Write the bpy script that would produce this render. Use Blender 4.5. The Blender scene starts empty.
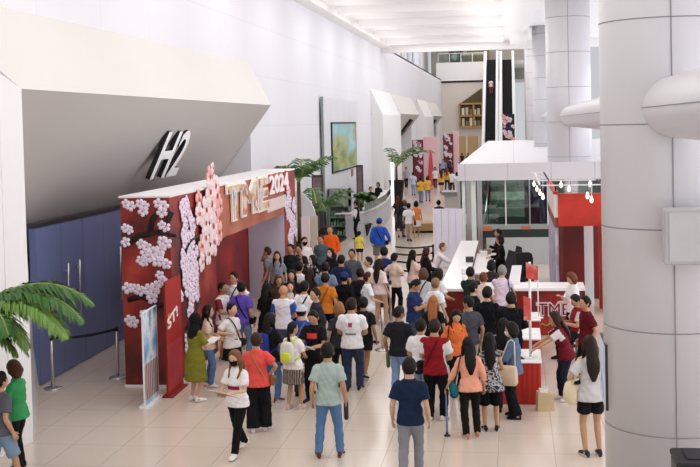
import bpy, math, random
import numpy as np
from mathutils import Vector, Matrix

# ------------------------------------------------------------------ camera
CAM_YAW, CAM_PITCH, CAM_ROLL, PP_Y, FOC = 0.147868, 0.033941, -0.02402, 162.276, 1100.0
CAM_H = 4.75
def cam_axes():
    cy, sy = math.cos(CAM_YAW), math.sin(CAM_YAW)
    R = Vector((cy, sy, 0)); F = Vector((-sy, cy, 0)); U = Vector((0, 0, 1))
    F2 = math.cos(CAM_PITCH)*F - math.sin(CAM_PITCH)*U
    U2 = math.cos(CAM_PITCH)*U + math.sin(CAM_PITCH)*F
    R3 = math.cos(CAM_ROLL)*R + math.sin(CAM_ROLL)*U2
    U3 = math.cos(CAM_ROLL)*U2 - math.sin(CAM_ROLL)*R
    return R3, U3, F2
CR, CU, CF = cam_axes()
scene = bpy.context.scene
col = scene.collection
cd = bpy.data.cameras.new('camera'); cam = bpy.data.objects.new('camera', cd); col.objects.link(cam)
cam.matrix_world = Matrix(((CR.x, CU.x, -CF.x, 0), (CR.y, CU.y, -CF.y, 0), (CR.z, CU.z, -CF.z, CAM_H), (0, 0, 0, 1)))
cd.sensor_fit = 'HORIZONTAL'; cd.sensor_width = 36.0; cd.lens = FOC/700*36.0
cd.shift_y = -(233.5-PP_Y)/700.0
cd.clip_end = 500
scene.camera = cam

# ------------------------------------------------------------------ world, light, exposure
scene.view_settings.view_transform = 'Standard'; scene.view_settings.look = 'None'
scene.view_settings.gamma = 1.0; scene.view_settings.exposure = 0.0
world = bpy.data.worlds.new('daylight'); scene.world = world; world.use_nodes = True
wb = world.node_tree.nodes['Background']
wb.inputs[0].default_value = (0.93, 0.96, 1.0, 1); wb.inputs[1].default_value = 0.62
def area(name, loc, sx, sy, power, rot=(0, 0, 0), color=(1, 1, 1)):
    l = bpy.data.lights.new(name, 'AREA'); l.shape = 'RECTANGLE'; l.size = sx; l.size_y = sy
    l.energy = power; l.color = color
    o = bpy.data.objects.new(name, l); col.objects.link(o); o.location = loc; o.rotation_euler = rot
    return o
for ly in (4, 10.5, 17, 23.5, 30, 36, 42.3, 48.6, 54.9, 61.2, 66.5):   # the lamp strips in the bays of the ceiling
    area('ceiling_lamp', (-3.8, ly, 9.6), 6.0, 3.0, 112, color=(1, 0.985, 0.965))
for ly in (78, 92, 106, 119):                                        # atrium skylight
    area('atrium_lamp', (-3.5, ly, 15.6), 9.0, 10.0, 700, color=(1, 0.98, 0.96))

area('ceiling_fill', (-6.6, 32, 8.3), 1.2, 70, 330, (math.radians(180), math.radians(25), 0), (1, 0.99, 0.98))   # unseen fill light hung free below the ceiling, added to brighten it
area('ceiling_fill', (-0.9, 32, 8.3), 1.2, 70, 400, (math.radians(180), math.radians(-10), 0), (1, 0.99, 0.98))  # second added fill light, also without a fixture, shining up

area('stair_fill', (.6, 39.2, 2.78), 2.4, 1.6, 60, color=(1, .98, .92))   # unseen fill light added under the slab to bring out the stairs

# ------------------------------------------------------------------ helpers
def lin(h):
    h = h.lstrip('#'); v = [int(h[i:i+2], 16)/255 for i in (0, 2, 4)]
    return tuple((c/12.92 if c <= 0.04045 else ((c+0.055)/1.055)**2.4) for c in v) + (1,)
def ray(px, py):
    return CF + CR*((px-350)/FOC) - CU*((py-PP_Y)/FOC)
CAMP = Vector((0, 0, CAM_H))
def PZ(px, py, z=0.0): r = ray(px, py); return CAMP + r*((z-CAM_H)/r.z)
def PX(px, py, X): r = ray(px, py); return CAMP + r*(X/r.x)
def PY(px, py, Y): r = ray(px, py); return CAMP + r*(Y/r.y)
def PN(px, py, p0, n):
    r = ray(px, py); return CAMP + r*((Vector(p0)-CAMP).dot(n)/r.dot(n))

_mats = {}
def mat(name, color, rough=0.6, metal=0.0, spec=0.4, var=0.06, vscale=6.0, emit=0.0, coat=0.0):
    """Principled material whose base colour is gently mottled by a noise texture."""
    key = (name, color, rough, metal, var, vscale, emit)
    if key in _mats: return _mats[key]
    m = bpy.data.materials.new(name); m.use_nodes = True
    nt = m.node_tree; b = nt.nodes['Principled BSDF']
    c = lin(color)
    b.inputs['Roughness'].default_value = rough; b.inputs['Metallic'].default_value = metal
    b.inputs['Specular IOR Level'].default_value = spec
    b.inputs['Coat Weight'].default_value = coat
    tc = nt.nodes.new('ShaderNodeTexCoord'); nz = nt.nodes.new('ShaderNodeTexNoise')
    nz.inputs['Scale'].default_value = vscale; nz.inputs['Detail'].default_value = 3
    mr = nt.nodes.new('ShaderNodeMapRange'); mr.inputs[3].default_value = 1-var; mr.inputs[4].default_value = 1+var
    mx = nt.nodes.new('ShaderNodeMix'); mx.data_type = 'RGBA'; mx.blend_type = 'MULTIPLY'; mx.inputs[0].default_value = 1
    mx.inputs[6].default_value = c
    nt.links.new(tc.outputs['Object'], nz.inputs['Vector']); nt.links.new(nz.outputs['Fac'], mr.inputs[0])
    nt.links.new(mr.outputs[0], mx.inputs[7]); nt.links.new(mx.outputs[2], b.inputs['Base Color'])
    if emit:
        b.inputs['Emission Color'].default_value = c; b.inputs['Emission Strength'].default_value = emit
    _mats[key] = m
    return m
def ramp_mat(name, stops, scale=2.0, kind='NOISE', rough=0.6, detail=4, stretch=(1, 1, 1)):
    key = (name, 'ramp')
    if key in _mats: return _mats[key]
    m = bpy.data.materials.new(name); m.use_nodes = True
    nt = m.node_tree; b = nt.nodes['Principled BSDF']; b.inputs['Roughness'].default_value = rough
    tc = nt.nodes.new('ShaderNodeTexCoord'); mp = nt.nodes.new('ShaderNodeMapping'); mp.inputs['Scale'].default_value = stretch
    if kind == 'VORONOI':
        tx = nt.nodes.new('ShaderNodeTexVoronoi'); out = tx.outputs['Color']
    elif kind == 'WAVE':
        tx = nt.nodes.new('ShaderNodeTexWave'); out = tx.outputs['Fac']; tx.inputs['Distortion'].default_value = 1
    elif kind == 'CHECKER':
        tx = nt.nodes.new('ShaderNodeTexChecker'); out = tx.outputs['Fac']
    else:
        tx = nt.nodes.new('ShaderNodeTexNoise'); tx.inputs['Detail'].default_value = detail; out = tx.outputs['Fac']
    tx.inputs['Scale'].default_value = scale
    cr = nt.nodes.new('ShaderNodeValToRGB')
    el = cr.color_ramp.elements
    while len(el) < len(stops): el.new(0.5)
    for e, (p, c) in zip(el, stops): e.position = p; e.color = lin(c)
    nt.links.new(tc.outputs['Object'], mp.inputs['Vector']); nt.links.new(mp.outputs[0], tx.inputs['Vector'])
    nt.links.new(out, cr.inputs[0]); nt.links.new(cr.outputs[0], b.inputs['Base Color'])
    _mats[key] = m
    return m
def tile_mat(name, color, line, w, h, mortar, rough, spec=0.5, axes='XY', var=0.03, off=0.0, shift=(0, 0)):
    m = bpy.data.materials.new(name); m.use_nodes = True
    nt = m.node_tree; b = nt.nodes['Principled BSDF']; b.inputs['Roughness'].default_value = rough
    b.inputs['Specular IOR Level'].default_value = spec
    tc = nt.nodes.new('ShaderNodeTexCoord'); sp = nt.nodes.new('ShaderNodeSeparateXYZ'); cb = nt.nodes.new('ShaderNodeCombineXYZ')
    nt.links.new(tc.outputs['Object'], sp.inputs[0])
    nt.links.new(sp.outputs[axes[0]], cb.inputs['X']); nt.links.new(sp.outputs[axes[1]], cb.inputs['Y'])
    mp = nt.nodes.new('ShaderNodeMapping'); mp.inputs['Location'].default_value = (shift[0], shift[1], 0)
    nt.links.new(cb.outputs[0], mp.inputs['Vector'])
    br = nt.nodes.new('ShaderNodeTexBrick'); br.offset = off; br.squash = 1
    c = lin(color)
    br.inputs['Color1'].default_value = tuple(x*(1+var) for x in c[:3])+(1,); br.inputs['Color2'].default_value = tuple(x*(1-var) for x in c[:3])+(1,)
    br.inputs['Mortar'].default_value = lin(line); br.inputs['Scale'].default_value = 1
    br.inputs['Mortar Size'].default_value = mortar; br.inputs['Mortar Smooth'].default_value = 0.1
    br.inputs['Brick Width'].default_value = w; br.inputs['Row Height'].default_value = h
    nt.links.new(mp.outputs[0], br.inputs['Vector']); nt.links.new(br.outputs['Color'], b.inputs['Base Color'])
    return m
def glass_mat(name, tint, gloss=0.08, rough=0.02):
    m = bpy.data.materials.new(name); m.use_nodes = True
    nt = m.node_tree; nt.nodes.clear()
    out = nt.nodes.new('ShaderNodeOutputMaterial'); mix = nt.nodes.new('ShaderNodeMixShader')
    tr = nt.nodes.new('ShaderNodeBsdfTransparent'); gl = nt.nodes.new('ShaderNodeBsdfGlossy')
    lw = nt.nodes.new('ShaderNodeLayerWeight'); lw.inputs[0].default_value = 0.25
    mr = nt.nodes.new('ShaderNodeMapRange'); mr.inputs[3].default_value = gloss; mr.inputs[4].default_value = 0.9
    nt.links.new(lw.outputs['Fresnel'], mr.inputs[0]); nt.links.new(mr.outputs[0], mix.inputs[0])
    tr.inputs[0].default_value = lin(tint); gl.inputs[1].default_value = rough
    nt.links.new(tr.outputs[0], mix.inputs[1]); nt.links.new(gl.outputs[0], mix.inputs[2]); nt.links.new(mix.outputs[0], out.inputs[0])
    return m

def tag(o, label=None, cat=None, group=None, kind=None):
    if label: o['label'] = label
    if cat: o['category'] = cat
    if group: o['group'] = group
    if kind: o['kind'] = kind
    return o
def empty(name, loc=(0, 0, 0), rz=0.0, label=None, cat=None, group=None):
    o = bpy.data.objects.new(name, None); col.objects.link(o); o.location = loc; o.rotation_euler = (0, 0, rz)
    o.empty_display_size = 0.2
    return tag(o, label, cat, group)
def copy_tree(o, parent=None):
    c = o.copy(); col.objects.link(c)
    if parent is not None:
        c.parent = parent; c.matrix_parent_inverse = o.matrix_parent_inverse.copy()
    for ch in KIDS.get(o.name, []): copy_tree(bpy.data.objects[ch], c)
    KIDS.setdefault(c.name, [])
    if parent is not None: KIDS.setdefault(parent.name, []).append(c.name)
    return c
KIDS = {}

class MB:
    """Collects vertices and faces of one part."""
    def __init__(s): s.v = []; s.f = []; s.m = []; s.s = []
    def add(s, verts, faces, mi=0, smooth=False):
        b = len(s.v); s.v.extend(tuple(v) for v in verts)
        for i, f in enumerate(faces):
            s.f.append(tuple(b+k for k in f)); s.m.append(mi if isinstance(mi, int) else int(mi[i])); s.s.append(smooth)
        return s
    def box(s, c, d, rz=0.0, mi=0, bev=0.0):
        x, y, z = d[0]/2, d[1]/2, d[2]/2
        if bev > 0: return s.bbox(c, d, rz, mi, bev)
        vs = [(sx*x, sy*y, sz*z) for sx in (-1, 1) for sy in (-1, 1) for sz in (-1, 1)]
        cr, sr = math.cos(rz), math.sin(rz)
        vs = [(c[0]+a*cr-b*sr, c[1]+a*sr+b*cr, c[2]+e) for a, b, e in vs]
        return s.add(vs, [(0, 1, 3, 2), (4, 6, 7, 5), (0, 4, 5, 1), (2, 3, 7, 6), (0, 2, 6, 4), (1, 5, 7, 3)], mi)
    def bbox(s, c, d, rz=0.0, mi=0, bev=0.01):
        """A box with chamfered vertical and horizontal edges, built from stacked outlines."""
        x, y, z = d[0]/2, d[1]/2, d[2]/2
        def outline(ix, zz):
            a, b = x-ix, y-ix; k = min(bev, a*.9, b*.9)
            return [(a-k, -b, zz), (a, -b+k, zz), (a, b-k, zz), (a-k, b, zz), (-a+k, b, zz), (-a, b-k, zz), (-a, -b+k, zz), (-a+k, -b, zz)]
        cr, sr = math.cos(rz), math.sin(rz)
        rings = [outline(bev, -z), outline(0, -z+bev), outline(0, z-bev), outline(bev, z)]
        rings = [[(c[0]+p*cr-q*sr, c[1]+p*sr+q*cr, c[2]+r) for p, q, r in o] for o in rings]
        return s.loft(rings, mi, False)
    def box2(s, lo, hi, mi=0, bev=0.0):
        return s.box([(a+b)/2 for a, b in zip(lo, hi)], [abs(b-a) for a, b in zip(lo, hi)], 0, mi, bev)
    def quad(s, a, b, c, d, mi=0): return s.add([a, b, c, d], [(0, 1, 2, 3)], mi)
    def slab(s, pts, off, mi=0):
        """Polygon PTS (3D, planar) given the thickness vector OFF."""
        n = len(pts); off = Vector(off)
        vs = [tuple(p) for p in pts]+[tuple(Vector(p)+off) for p in pts]
        return s.add(vs, [tuple(range(n)), tuple(reversed(range(n, 2*n)))]+[(i, n+i, n+(i+1) % n, (i+1) % n) for i in range(n)], mi)
    def loft(s, rings, mi=0, smooth=True, cap=True, closed=True):
        n = len(rings[0]); vs = [p for r in rings for p in r]; fs = []
        for i in range(len(rings)-1):
            for k in range(n if closed else n-1):
                fs.append((i*n+k, i*n+(k+1) % n, (i+1)*n+(k+1) % n, (i+1)*n+k))
        if cap:
            fs.append(tuple(reversed(range(n)))); fs.append(tuple(range((len(rings)-1)*n, len(rings)*n)))
        return s.add(vs, fs, mi, smooth)
    def tube(s, pts, rad, n=8, mi=0, smooth=True, flat=1.0, up=None, rounded=False):
        pts = [Vector(p) for p in pts]
        if not hasattr(rad, '__len__'): rad = [rad]*len(pts)
        rad = list(rad)
        if rounded:
            d0 = (pts[0]-pts[1]).normalized(); d1 = (pts[-1]-pts[-2]).normalized(); r0, r1 = rad[0], rad[-1]
            pts = [pts[0]+d0*r0*.95, pts[0]+d0*r0*.7]+pts+[pts[-1]+d1*r1*.7, pts[-1]+d1*r1*.95]
            rad = [r0*.3, r0*.72]+rad+[r1*.72, r1*.3]
        rings = []; ref = None
        for i, p in enumerate(pts):
            d = (pts[min(i+1, len(pts)-1)]-pts[max(i-1, 0)])
            if d.length < 1e-9: d = Vector((0, 0, 1))
            d.normalize()
            if ref is None:
                ref = Vector(up) if up else (Vector((1, 0, 0)) if abs(d.x) < .8 else Vector((0, 1, 0)))
            a = (ref-d*ref.dot(d)).normalized(); b = d.cross(a); ref = a
            rings.append([p+(a*math.cos(t)+b*math.sin(t)*flat)*rad[i] for t in [2*math.pi*k/n for k in range(n)]])
        return s.loft(rings, mi, smooth)
    def ell(s, c, r, nu=12, nv=8, mi=0, R=None, smooth=True):
        c = Vector(c); vs = []; fs = []
        for j in range(nv+1):
            th = math.pi*j/nv
            for i in range(nu):
                ph = 2*math.pi*i/nu
                p = Vector((math.sin(th)*math.cos(ph)*r[0], math.sin(th)*math.sin(ph)*r[1], math.cos(th)*r[2]))
                vs.append(c+(R @ p if R else p))
        for j in range(nv):
            for i in range(nu): fs.append((j*nu+i, (j+1)*nu+i, (j+1)*nu+(i+1) % nu, j*nu+(i+1) % nu))
        return s.add(vs, fs, mi, smooth)
    def lathe(s, c, prof, n=20, mi=0, smooth=True):
        rings = [[(c[0]+r*math.cos(2*math.pi*k/n), c[1]+r*math.sin(2*math.pi*k/n), c[2]+z) for k in range(n)] for r, z in prof]
        return s.loft(rings, mi, smooth)
    def scale(s, k): s.v = [(a*k, b*k, c*k) for a, b, c in s.v]; return s
    def build(s, name, mats, parent=None, loc=None):
        me = bpy.data.meshes.new(name); me.from_pydata([tuple(v) for v in s.v], [], s.f)
        if not isinstance(mats, (list, tuple)): mats = [mats]
        for m in mats: me.materials.append(m)
        me.polygons.foreach_set('material_index', s.m); me.polygons.foreach_set('use_smooth', s.s)
        me.update()
        o = bpy.data.objects.new(name, me); col.objects.link(o)
        if parent is not None:
            o.parent = parent; KIDS.setdefault(parent.name, []).append(o.name)
        if loc is not None: o.location = loc
        return o
def thing(mb, name, mats, label, cat, group=None):
    return tag(mb.build(name, mats), label, cat, group)
def struct(mb, name, mats):
    return tag(mb.build(name, mats), kind='structure')

# a workbench scene for voxel fusing and for lettering; it is removed at the end
bench = bpy.data.scenes.new('bench')
def _eval(o):
    bench.collection.objects.link(o)
    vl = bench.view_layers[0]; vl.update(); dg = vl.depsgraph
    dg.update()
    ev = o.evaluated_get(dg); me = ev.to_mesh()
    nv = len(me.vertices); v = np.empty(nv*3, np.float32); me.vertices.foreach_get('co', v)
    f = [tuple(p.vertices) for p in me.polygons]
    ev.to_mesh_clear(); bench.collection.objects.unlink(o)
    d = o.data; bpy.data.objects.remove(o)
    (bpy.data.meshes if isinstance(d, bpy.types.Mesh) else bpy.data.curves).remove(d)
    return v.reshape(-1, 3), f
def fuse(mb, voxel, smooth=4):
    """One continuous skin around all the volumes collected in MB."""
    me = bpy.data.meshes.new('w'); me.from_pydata([tuple(v) for v in mb.v], [], mb.f); me.update()
    o = bpy.data.objects.new('w', me)
    m = o.modifiers.new('r', 'REMESH'); m.mode = 'VOXEL'; m.voxel_size = voxel
    m = o.modifiers.new('s', 'SMOOTH'); m.factor = 0.5; m.iterations = smooth
    return _eval(o)
def lettering(txt, size=1.0, extrude=0.05, bevel=0.0, shear=0.0, space=1.0):
    cu = bpy.data.curves.new('t', 'FONT'); cu.body = txt; cu.size = size; cu.extrude = extrude
    cu.bevel_depth = bevel; cu.shear = shear; cu.space_character = space; cu.resolution_u = 4
    return _eval(bpy.data.objects.new('t', cu))
def place_text(mb, txt, origin, ux, uy, width, height, depth, mi=0, side_mi=None, shear=0.0, fat=0.0):
    """Lettering fitted into WIDTH x HEIGHT on the plane spanned by ux, uy; extruded towards ux x uy."""
    v, f = lettering(txt, 1.0, 0.5, fat, shear)
    lo, hi = v.min(0), v.max(0)
    ux, uy = Vector(ux).normalized(), Vector(uy).normalized(); n = ux.cross(uy)
    out = []
    for p in v:
        a, b, c = (p-lo)/(hi-lo)
        out.append(Vector(origin)+ux*float(a)*width+uy*float(b)*height+n*float(c)*depth)
    mi_l = []
    for fc in f:
        if side_mi is None: mi_l.append(mi); continue
        zc = [(v[k][2]-lo[2])/(hi[2]-lo[2]) for k in fc]
        mi_l.append(mi if min(zc) > .98 else side_mi)
    mb.add(out, f, mi_l)
    return mb
rnd = random.Random(11)
# ------------------------------------------------------------------ the setting
M = {}
M['wall'] = tile_mat('white wall cladding', '#e6e4e9', '#d4d1d8', 3.0, 1.6, 0.006, 0.75, 0.25, 'YZ', 0.006)
M['far'] = mat('warm far wall paint', '#d9d0c8', 0.8, var=0.02)
M['white'] = mat('white paint', '#eeecec', 0.6, var=0.015)
M['ceil'] = mat('white ceiling paint', '#f4f1ee', 0.8, var=0.01)
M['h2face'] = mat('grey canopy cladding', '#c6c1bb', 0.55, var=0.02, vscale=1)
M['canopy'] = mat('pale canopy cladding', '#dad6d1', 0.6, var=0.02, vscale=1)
M['splay'] = mat('grey metal splay', '#c2bfc0', 0.5, var=0.02)
M['blue'] = tile_mat('blue door panels', '#7480ae', '#57608e', 1.14, 3.2, 0.01, 0.45, 0.4, 'YZ', 0.015)
M['steel'] = mat('brushed steel', '#c9c9c9', 0.28, 0.95, var=0.03, vscale=20)
M['dsteel'] = mat('dark steel', '#4a4a4e', 0.4, 0.6)
M['floor'] = tile_mat('cream floor tiles', '#d9cabb', '#bfae9d', 0.8, 1.0, 0.007, 0.17, 0.5, 'XY', 0.008, shift=(0.3, 0.25))
M['colm'] = mat('white metal column cladding', '#d3d1d5', 0.33, 0.0, spec=0.6, var=0.015, vscale=2)
M['seam'] = mat('dark panel seam', '#8d8a8e', 0.7)
M['slab'] = tile_mat('white slab cladding', '#e4e2e4', '#c4c2c5', 1.6, 1.6, 0.012, 0.5, 0.4, 'XY', 0.01)
M['fascia'] = tile_mat('white fascia panels', '#dcd9dd', '#b9b6ba', 1.4, 3.0, 0.012, 0.5, 0.4, 'XZ', 0.01, shift=(0.2, 1.0))
M['black'] = mat('matt black', '#17161a', 0.6)
M['red'] = mat('bright red panel', '#b8281f', 0.5, var=0.08)
M['glass'] = glass_mat('clear greenish glass', '#dfe9e4', 0.06)
M['whiteglow'] = mat('frosted daylight pane', '#f3f6ff', 0.5, emit=1.8, var=0.01)

XW, XR, XD = -8.07, -7.39, -9.25     # main wall, canopy ridge, foot of the slanted face
ZC = 9.7
f = MB(); f.box2((-14, -8, -0.2), (14, 135, 0)); struct(f, 'floor', M['floor'])
f = MB(); f.box2((-9.6, -6, ZC), (9, 69, ZC+.3)); struct(f, 'ceiling', M['ceil'])
for k, yb in enumerate([1.4, 7.7, 14.0, 20.3, 26.6, 32.9, 39.2, 45.5, 51.8, 57.8, 63.8]):   # ceiling beams
    f = MB(); f.box2((-7.15, yb, ZC-.34), (-0.45, yb+.5, ZC)); struct(f, 'trim_%d' % (k+1), M['ceil'])
f = MB(); f.box2((-8.2, -6, ZC-.22), (-7.5, 69, ZC)); struct(f, 'trim_20', M['ceil'])
f = MB(); f.box2((-0.1, -6, ZC-.3), (0.9, 69, ZC)); struct(f, 'trim_21', M['ceil'])
f = MB(); f.box2((-9.6, 68.6, ZC-.5), (9, 69.3, ZC+5)); struct(f, 'trim_22', M['ceil'])
f = MB(); f.box2((-12, 69, 16), (9, 136, 16.3)); struct(f, 'ceiling.001', M['ceil'])

# left wall: upper band over everything, full height between the hall entrances
f = MB(); f.box2((XW-.4, -6, 6.77), (XW, 127, ZC)); struct(f, 'wall_left', M['wall'])
ENT = [(15.86, 33.34), (73.0, 88.0), (103.5, 117.0)]
segs = [(33.34, 63.0), (88.0, 92.5), (117.0, 127.0)]
for a, b in segs:
    f = MB(); f.box2((XW-1.6, a, 0), (XW, b, 6.77)); struct(f, 'wall_left', M['wall'])
for i, (a, b) in enumerate(ENT):
    c = a-2.2 if i == 0 else a
    # upper sloping face of the canopy (cut back at its near end) and its slanted inner face
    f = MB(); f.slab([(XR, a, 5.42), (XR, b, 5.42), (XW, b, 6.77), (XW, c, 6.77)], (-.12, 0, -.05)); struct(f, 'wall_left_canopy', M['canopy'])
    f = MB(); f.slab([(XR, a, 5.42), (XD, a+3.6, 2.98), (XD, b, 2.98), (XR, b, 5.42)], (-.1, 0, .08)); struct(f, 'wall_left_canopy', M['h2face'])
    # the splay beside the doors, the pillar in front of it
    f = MB(); f.slab([(XR, a, 0), (XD, a+4.4, 0), (XD, a+3.6, 2.98), (XR, a, 5.42)], (-.05, -.1, 0)); struct(f, 'wall_left_splay', M['splay'])
    f = MB(); f.slab([(XR, a, 0), (XR, a, 5.42), (XR-.12, a-.5, 5.66), (XR-.12, a-.5, 0)], (-1.4, 0, 0))
    f.box2((-11, a-(2.0 if i == 0 else 10.2), 0), (XR-.13 if i == 0 else XR, a-.3, 5.3))
    if i: f.slab([(XR, a, 5.3), (XR, a-10.2, 5.3), (XW, a-10.2, 6.8), (XW, a, 6.8)], (-.6, 0, 0))
    struct(f, 'wall_left_pillar', M['white'])
    f = MB(); f.box2((XD-.5, a, 2.98), (XD-.05, b, 3.4)); struct(f, 'trim_%d' % (30+i), M['splay'])
    f = MB(); f.box2((XD-.3, a+2, 0), (XD-.1, b, 3.05)); struct(f, 'wall_left_recess', M['blue'] if i == 0 else M['splay'])
# blue hall doors with long pull handles
XDR = -8.85
for k, (ya, yb, hs) in enumerate([(19.35, 21.6, [(20.62), (21.2)]), (21.62, 23.9, [23.55]), (23.92, 26.2, []), (26.22, 28.5, [])]):
    f = MB(); f.box2((XDR-.12, ya, 0.02), (XDR, yb, 2.97))
    d = struct(f, 'door_%d' % (k+1), M['blue'])
    for hy in hs:
        h = MB(); h.tube([(XDR+.09, hy, .95), (XDR+.09, hy, 2.15)], .022, 8)
        for z in (1.1, 2.0): h.tube([(XDR, hy, z), (XDR+.09, hy, z)], .016, 6)
        h.build('door_handle', M['steel'], d)
f = MB(); f.box2((XDR-.4, 28.5, 0), (XDR, 33.3, 2.97)); struct(f, 'wall_left_recess', M['splay'])
f = MB(); f.box2((XDR-.14, 19.3, 2.97), (XDR+.02, 33.3, 3.05)); struct(f, 'trim_33', M['dsteel'])

# far wall with parapet, gallery floor, hall opening and shelf window
YF = 126.8
f = MB(); f.box2((-9, YF, 0), (-2.85, YF+.4, 9.5)); struct(f, 'wall_far', M['far'])
f = MB(); f.box2((-8.6, YF-.3, 9.5), (-2.85, YF+.3, 11.6)); struct(f, 'wall_far_parapet', M['white'])
f = MB(); f.box2((-9.6, YF+5.5, 9.4), (6, YF+6, 16)); struct(f, 'wall_far_upper', mat('gallery back wall', '#dcd4cc', 0.8))
f = MB(); f.box2((-9.6, YF, 9.3), (6, YF+6, 9.5)); struct(f, 'floor.001', M['white'])
f = MB(); f.box2((1.2, 84, 0), (1.5, 112, 12)); struct(f, 'wall_right_inner', mat('grey atrium wall', '#cfcdd0', 0.6))
f = MB(); f.box2((-10.4, 69.4, ZC), (-10, 134, 16)); struct(f, 'wall_left_gallery', M['white'])
f = MB(); f.box2((-10, 69.4, ZC-.1), (XW, 134, ZC)); struct(f, 'trim_34', M['white'])
# right side: bright window wall behind the columns
for k, (ya, yb) in enumerate([(-4, 10), (10, 24), (24, 38), (38, 52), (52, 66), (66, 82)]):
    f = MB(); f.box2((9.02, ya+.12, 0.6), (9.08, yb-.12, 9.0)); w = struct(f, 'window_%d' % (k+1), M['whiteglow'])
    g = MB()
    for y in (ya, ya+4.6, ya+9.3): g.box2((8.9, y, 0), (9.1, y+.14, ZC))
    for z in (0.4, 4.6, 9.0): g.box2((8.92, ya, z), (9.1, yb, z+.16))
    g.build('window_frame', M['white'], w)
f = MB(); f.box2((9.1, -6, 0), (9.4, 84, ZC)); struct(f, 'wall_right', M['white'])
# mezzanine slab over the glass rooms
f = MB(); f.box2((-1.81, 36.56, 2.83), (9, 80, 3.36)); struct(f, 'trim_35', M['slab'])
f = MB(); f.box2((-1.84, 36.48, 2.81), (9, 36.56, 3.37)); struct(f, 'trim_36', M['fascia'])
# ------------------------------------------------------------------ columns and pipes
RC = 0.73
XCS = [1.72, PY(547, 130, 37.4).x+.73, PY(533.5, 120, 59).x+.73, PY(526, 120, 81).x+.73]
COLY = [12.95, 37.4, 59.0, 79.0]
cn = ['nearest round white metal clad column, at the right edge', 'second round white column, standing at the front edge of the white slab',
      'third round white column, farther back on the slab', 'farthest round white column, almost at the back of the slab']
for k, y in enumerate(COLY):
    r = empty('column', (XCS[k], y, 0), 0, cn[k], 'column', 'columns along the right side')
    c = MB(); prof = []
    z = 0.0; zs = [0.05, 1.26, 2.40, 3.53, 4.68, 5.83, 6.98, 8.13, 9.28, ZC]
    prof = [(RC, 0)]
    c.lathe((0, 0, 0), [(RC, 0), (RC, ZC)], 64); c.build('shaft', M['colm'], r)
    s = MB()
    for q in zs[1:-1]: s.lathe((0, 0, 0), [(RC-.01, q-.007), (RC+.002, q-.007), (RC+.002, q+.007), (RC-.01, q+.007)], 64, 0, False)
    for a in (-92, 28, 148):
        a = math.radians(a); s.box2((-.006, -.006, 0), (.006, .006, ZC)); n = len(s.v)
        s.v[n-8:] = [(p+RC*math.cos(a), q+RC*math.sin(a), e) for p, q, e in s.v[n-8:]]
    s.build('seam', M['seam'], r)
pn = ['big white round pipe leaving the nearest column towards the right edge', 'white round pipe running from the second column towards the nearest one',
      'white round pipe between the second and third columns', 'white round pipe between the third and farthest columns']
for k, (ya, yb) in enumerate([(-4, COLY[0]-.45), (COLY[0]+.6, COLY[1]-.45), (COLY[1]+.6, COLY[2]-.45), (COLY[2]+.6, COLY[3]-.45)]):
    xa_, xb_ = XCS[max(k-1, 0)], XCS[k]
    r = empty('pipe', (xb_, yb, 4.86), math.atan2(xa_-xb_, yb-ya) if k else 0, pn[k], 'pipe', 'pipes between the columns')
    c = MB(); c.tube([(0, ya-yb, 0), (0, -1.0, 0), (0, 0, 0)], .33, 32); c.s[-2:] = [False, False]; c.f = c.f[:-2]; c.m = c.m[:-2]; c.s = c.s[:-2]; c.build('tube', M['colm'], r)
    s = MB(); s.box2((-.335, ya-yb, -.005), (-.328, 0, .005)); s.build('seam', M['seam'], r)
# grey box on the nearest column, black bin at its foot, leaning light board
a = PY(664, 209, 11.9); b = PY(703, 265, 11.9)
f = MB(); f.box2((a.x, 11.9, b.z), (b.x+.4, 12.12, a.z), 0, .015); bx = thing(f, 'wall_box', mat('grey metal box', '#b9b7b8', 0.4), 'grey metal box fixed on the nearest column under the pipe', 'box')
f = MB(); f.box2((.05, -.008, .04), (.06+(b.x+.4-a.x)-.12, 0, a.z-b.z-.04)); f.build('cover', mat('grey cover', '#c4c2c3', 0.35), bx).location = (a.x, 11.9, b.z)
a = PY(678, 463, 10.6)
r = empty('trash_bin', (a.x+.3, 10.85, 0), 0, 'black topped bin standing before the nearest column', 'bin')
f = MB(); f.box2((-.3, -.25, 0), (.3, .25, a.z-.06), 0, .02); f.build('body', mat('dark grey bin body', '#3c3c40', 0.5), r)
f = MB(); f.box2((-.31, -.26, a.z-.06), (.31, .26, a.z), 0, .015)
f.box2((-.2, -.15, a.z), (.2, .15, a.z+.012)); f.build('lid', M['black'], r)
p = PY(605.5, 380, 12.75); zt_, zb_ = PY(605, 345, 12.75).z, PY(605, 411, 12.75).z
r = empty('framed_poster', (p.x, 12.75, zb_), 0, 'narrow light poster frame fixed on the left side of the nearest column', 'poster')
f = MB(); f.box2((0, 0, 0), (.075, .75, zt_-zb_), 0, .006); f.build('frame', mat('charcoal frame', '#3a3b3d', .5), r)
f = MB(); f.box2((-.004, .02, .02), (0, .73, zt_-zb_-.02)); f.build('print', ramp_mat('pale blue poster', [(.3, '#b9c6e2'), (.5, '#dfe6f3'), (.7, '#8fa3cf')], 3), r)

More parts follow.
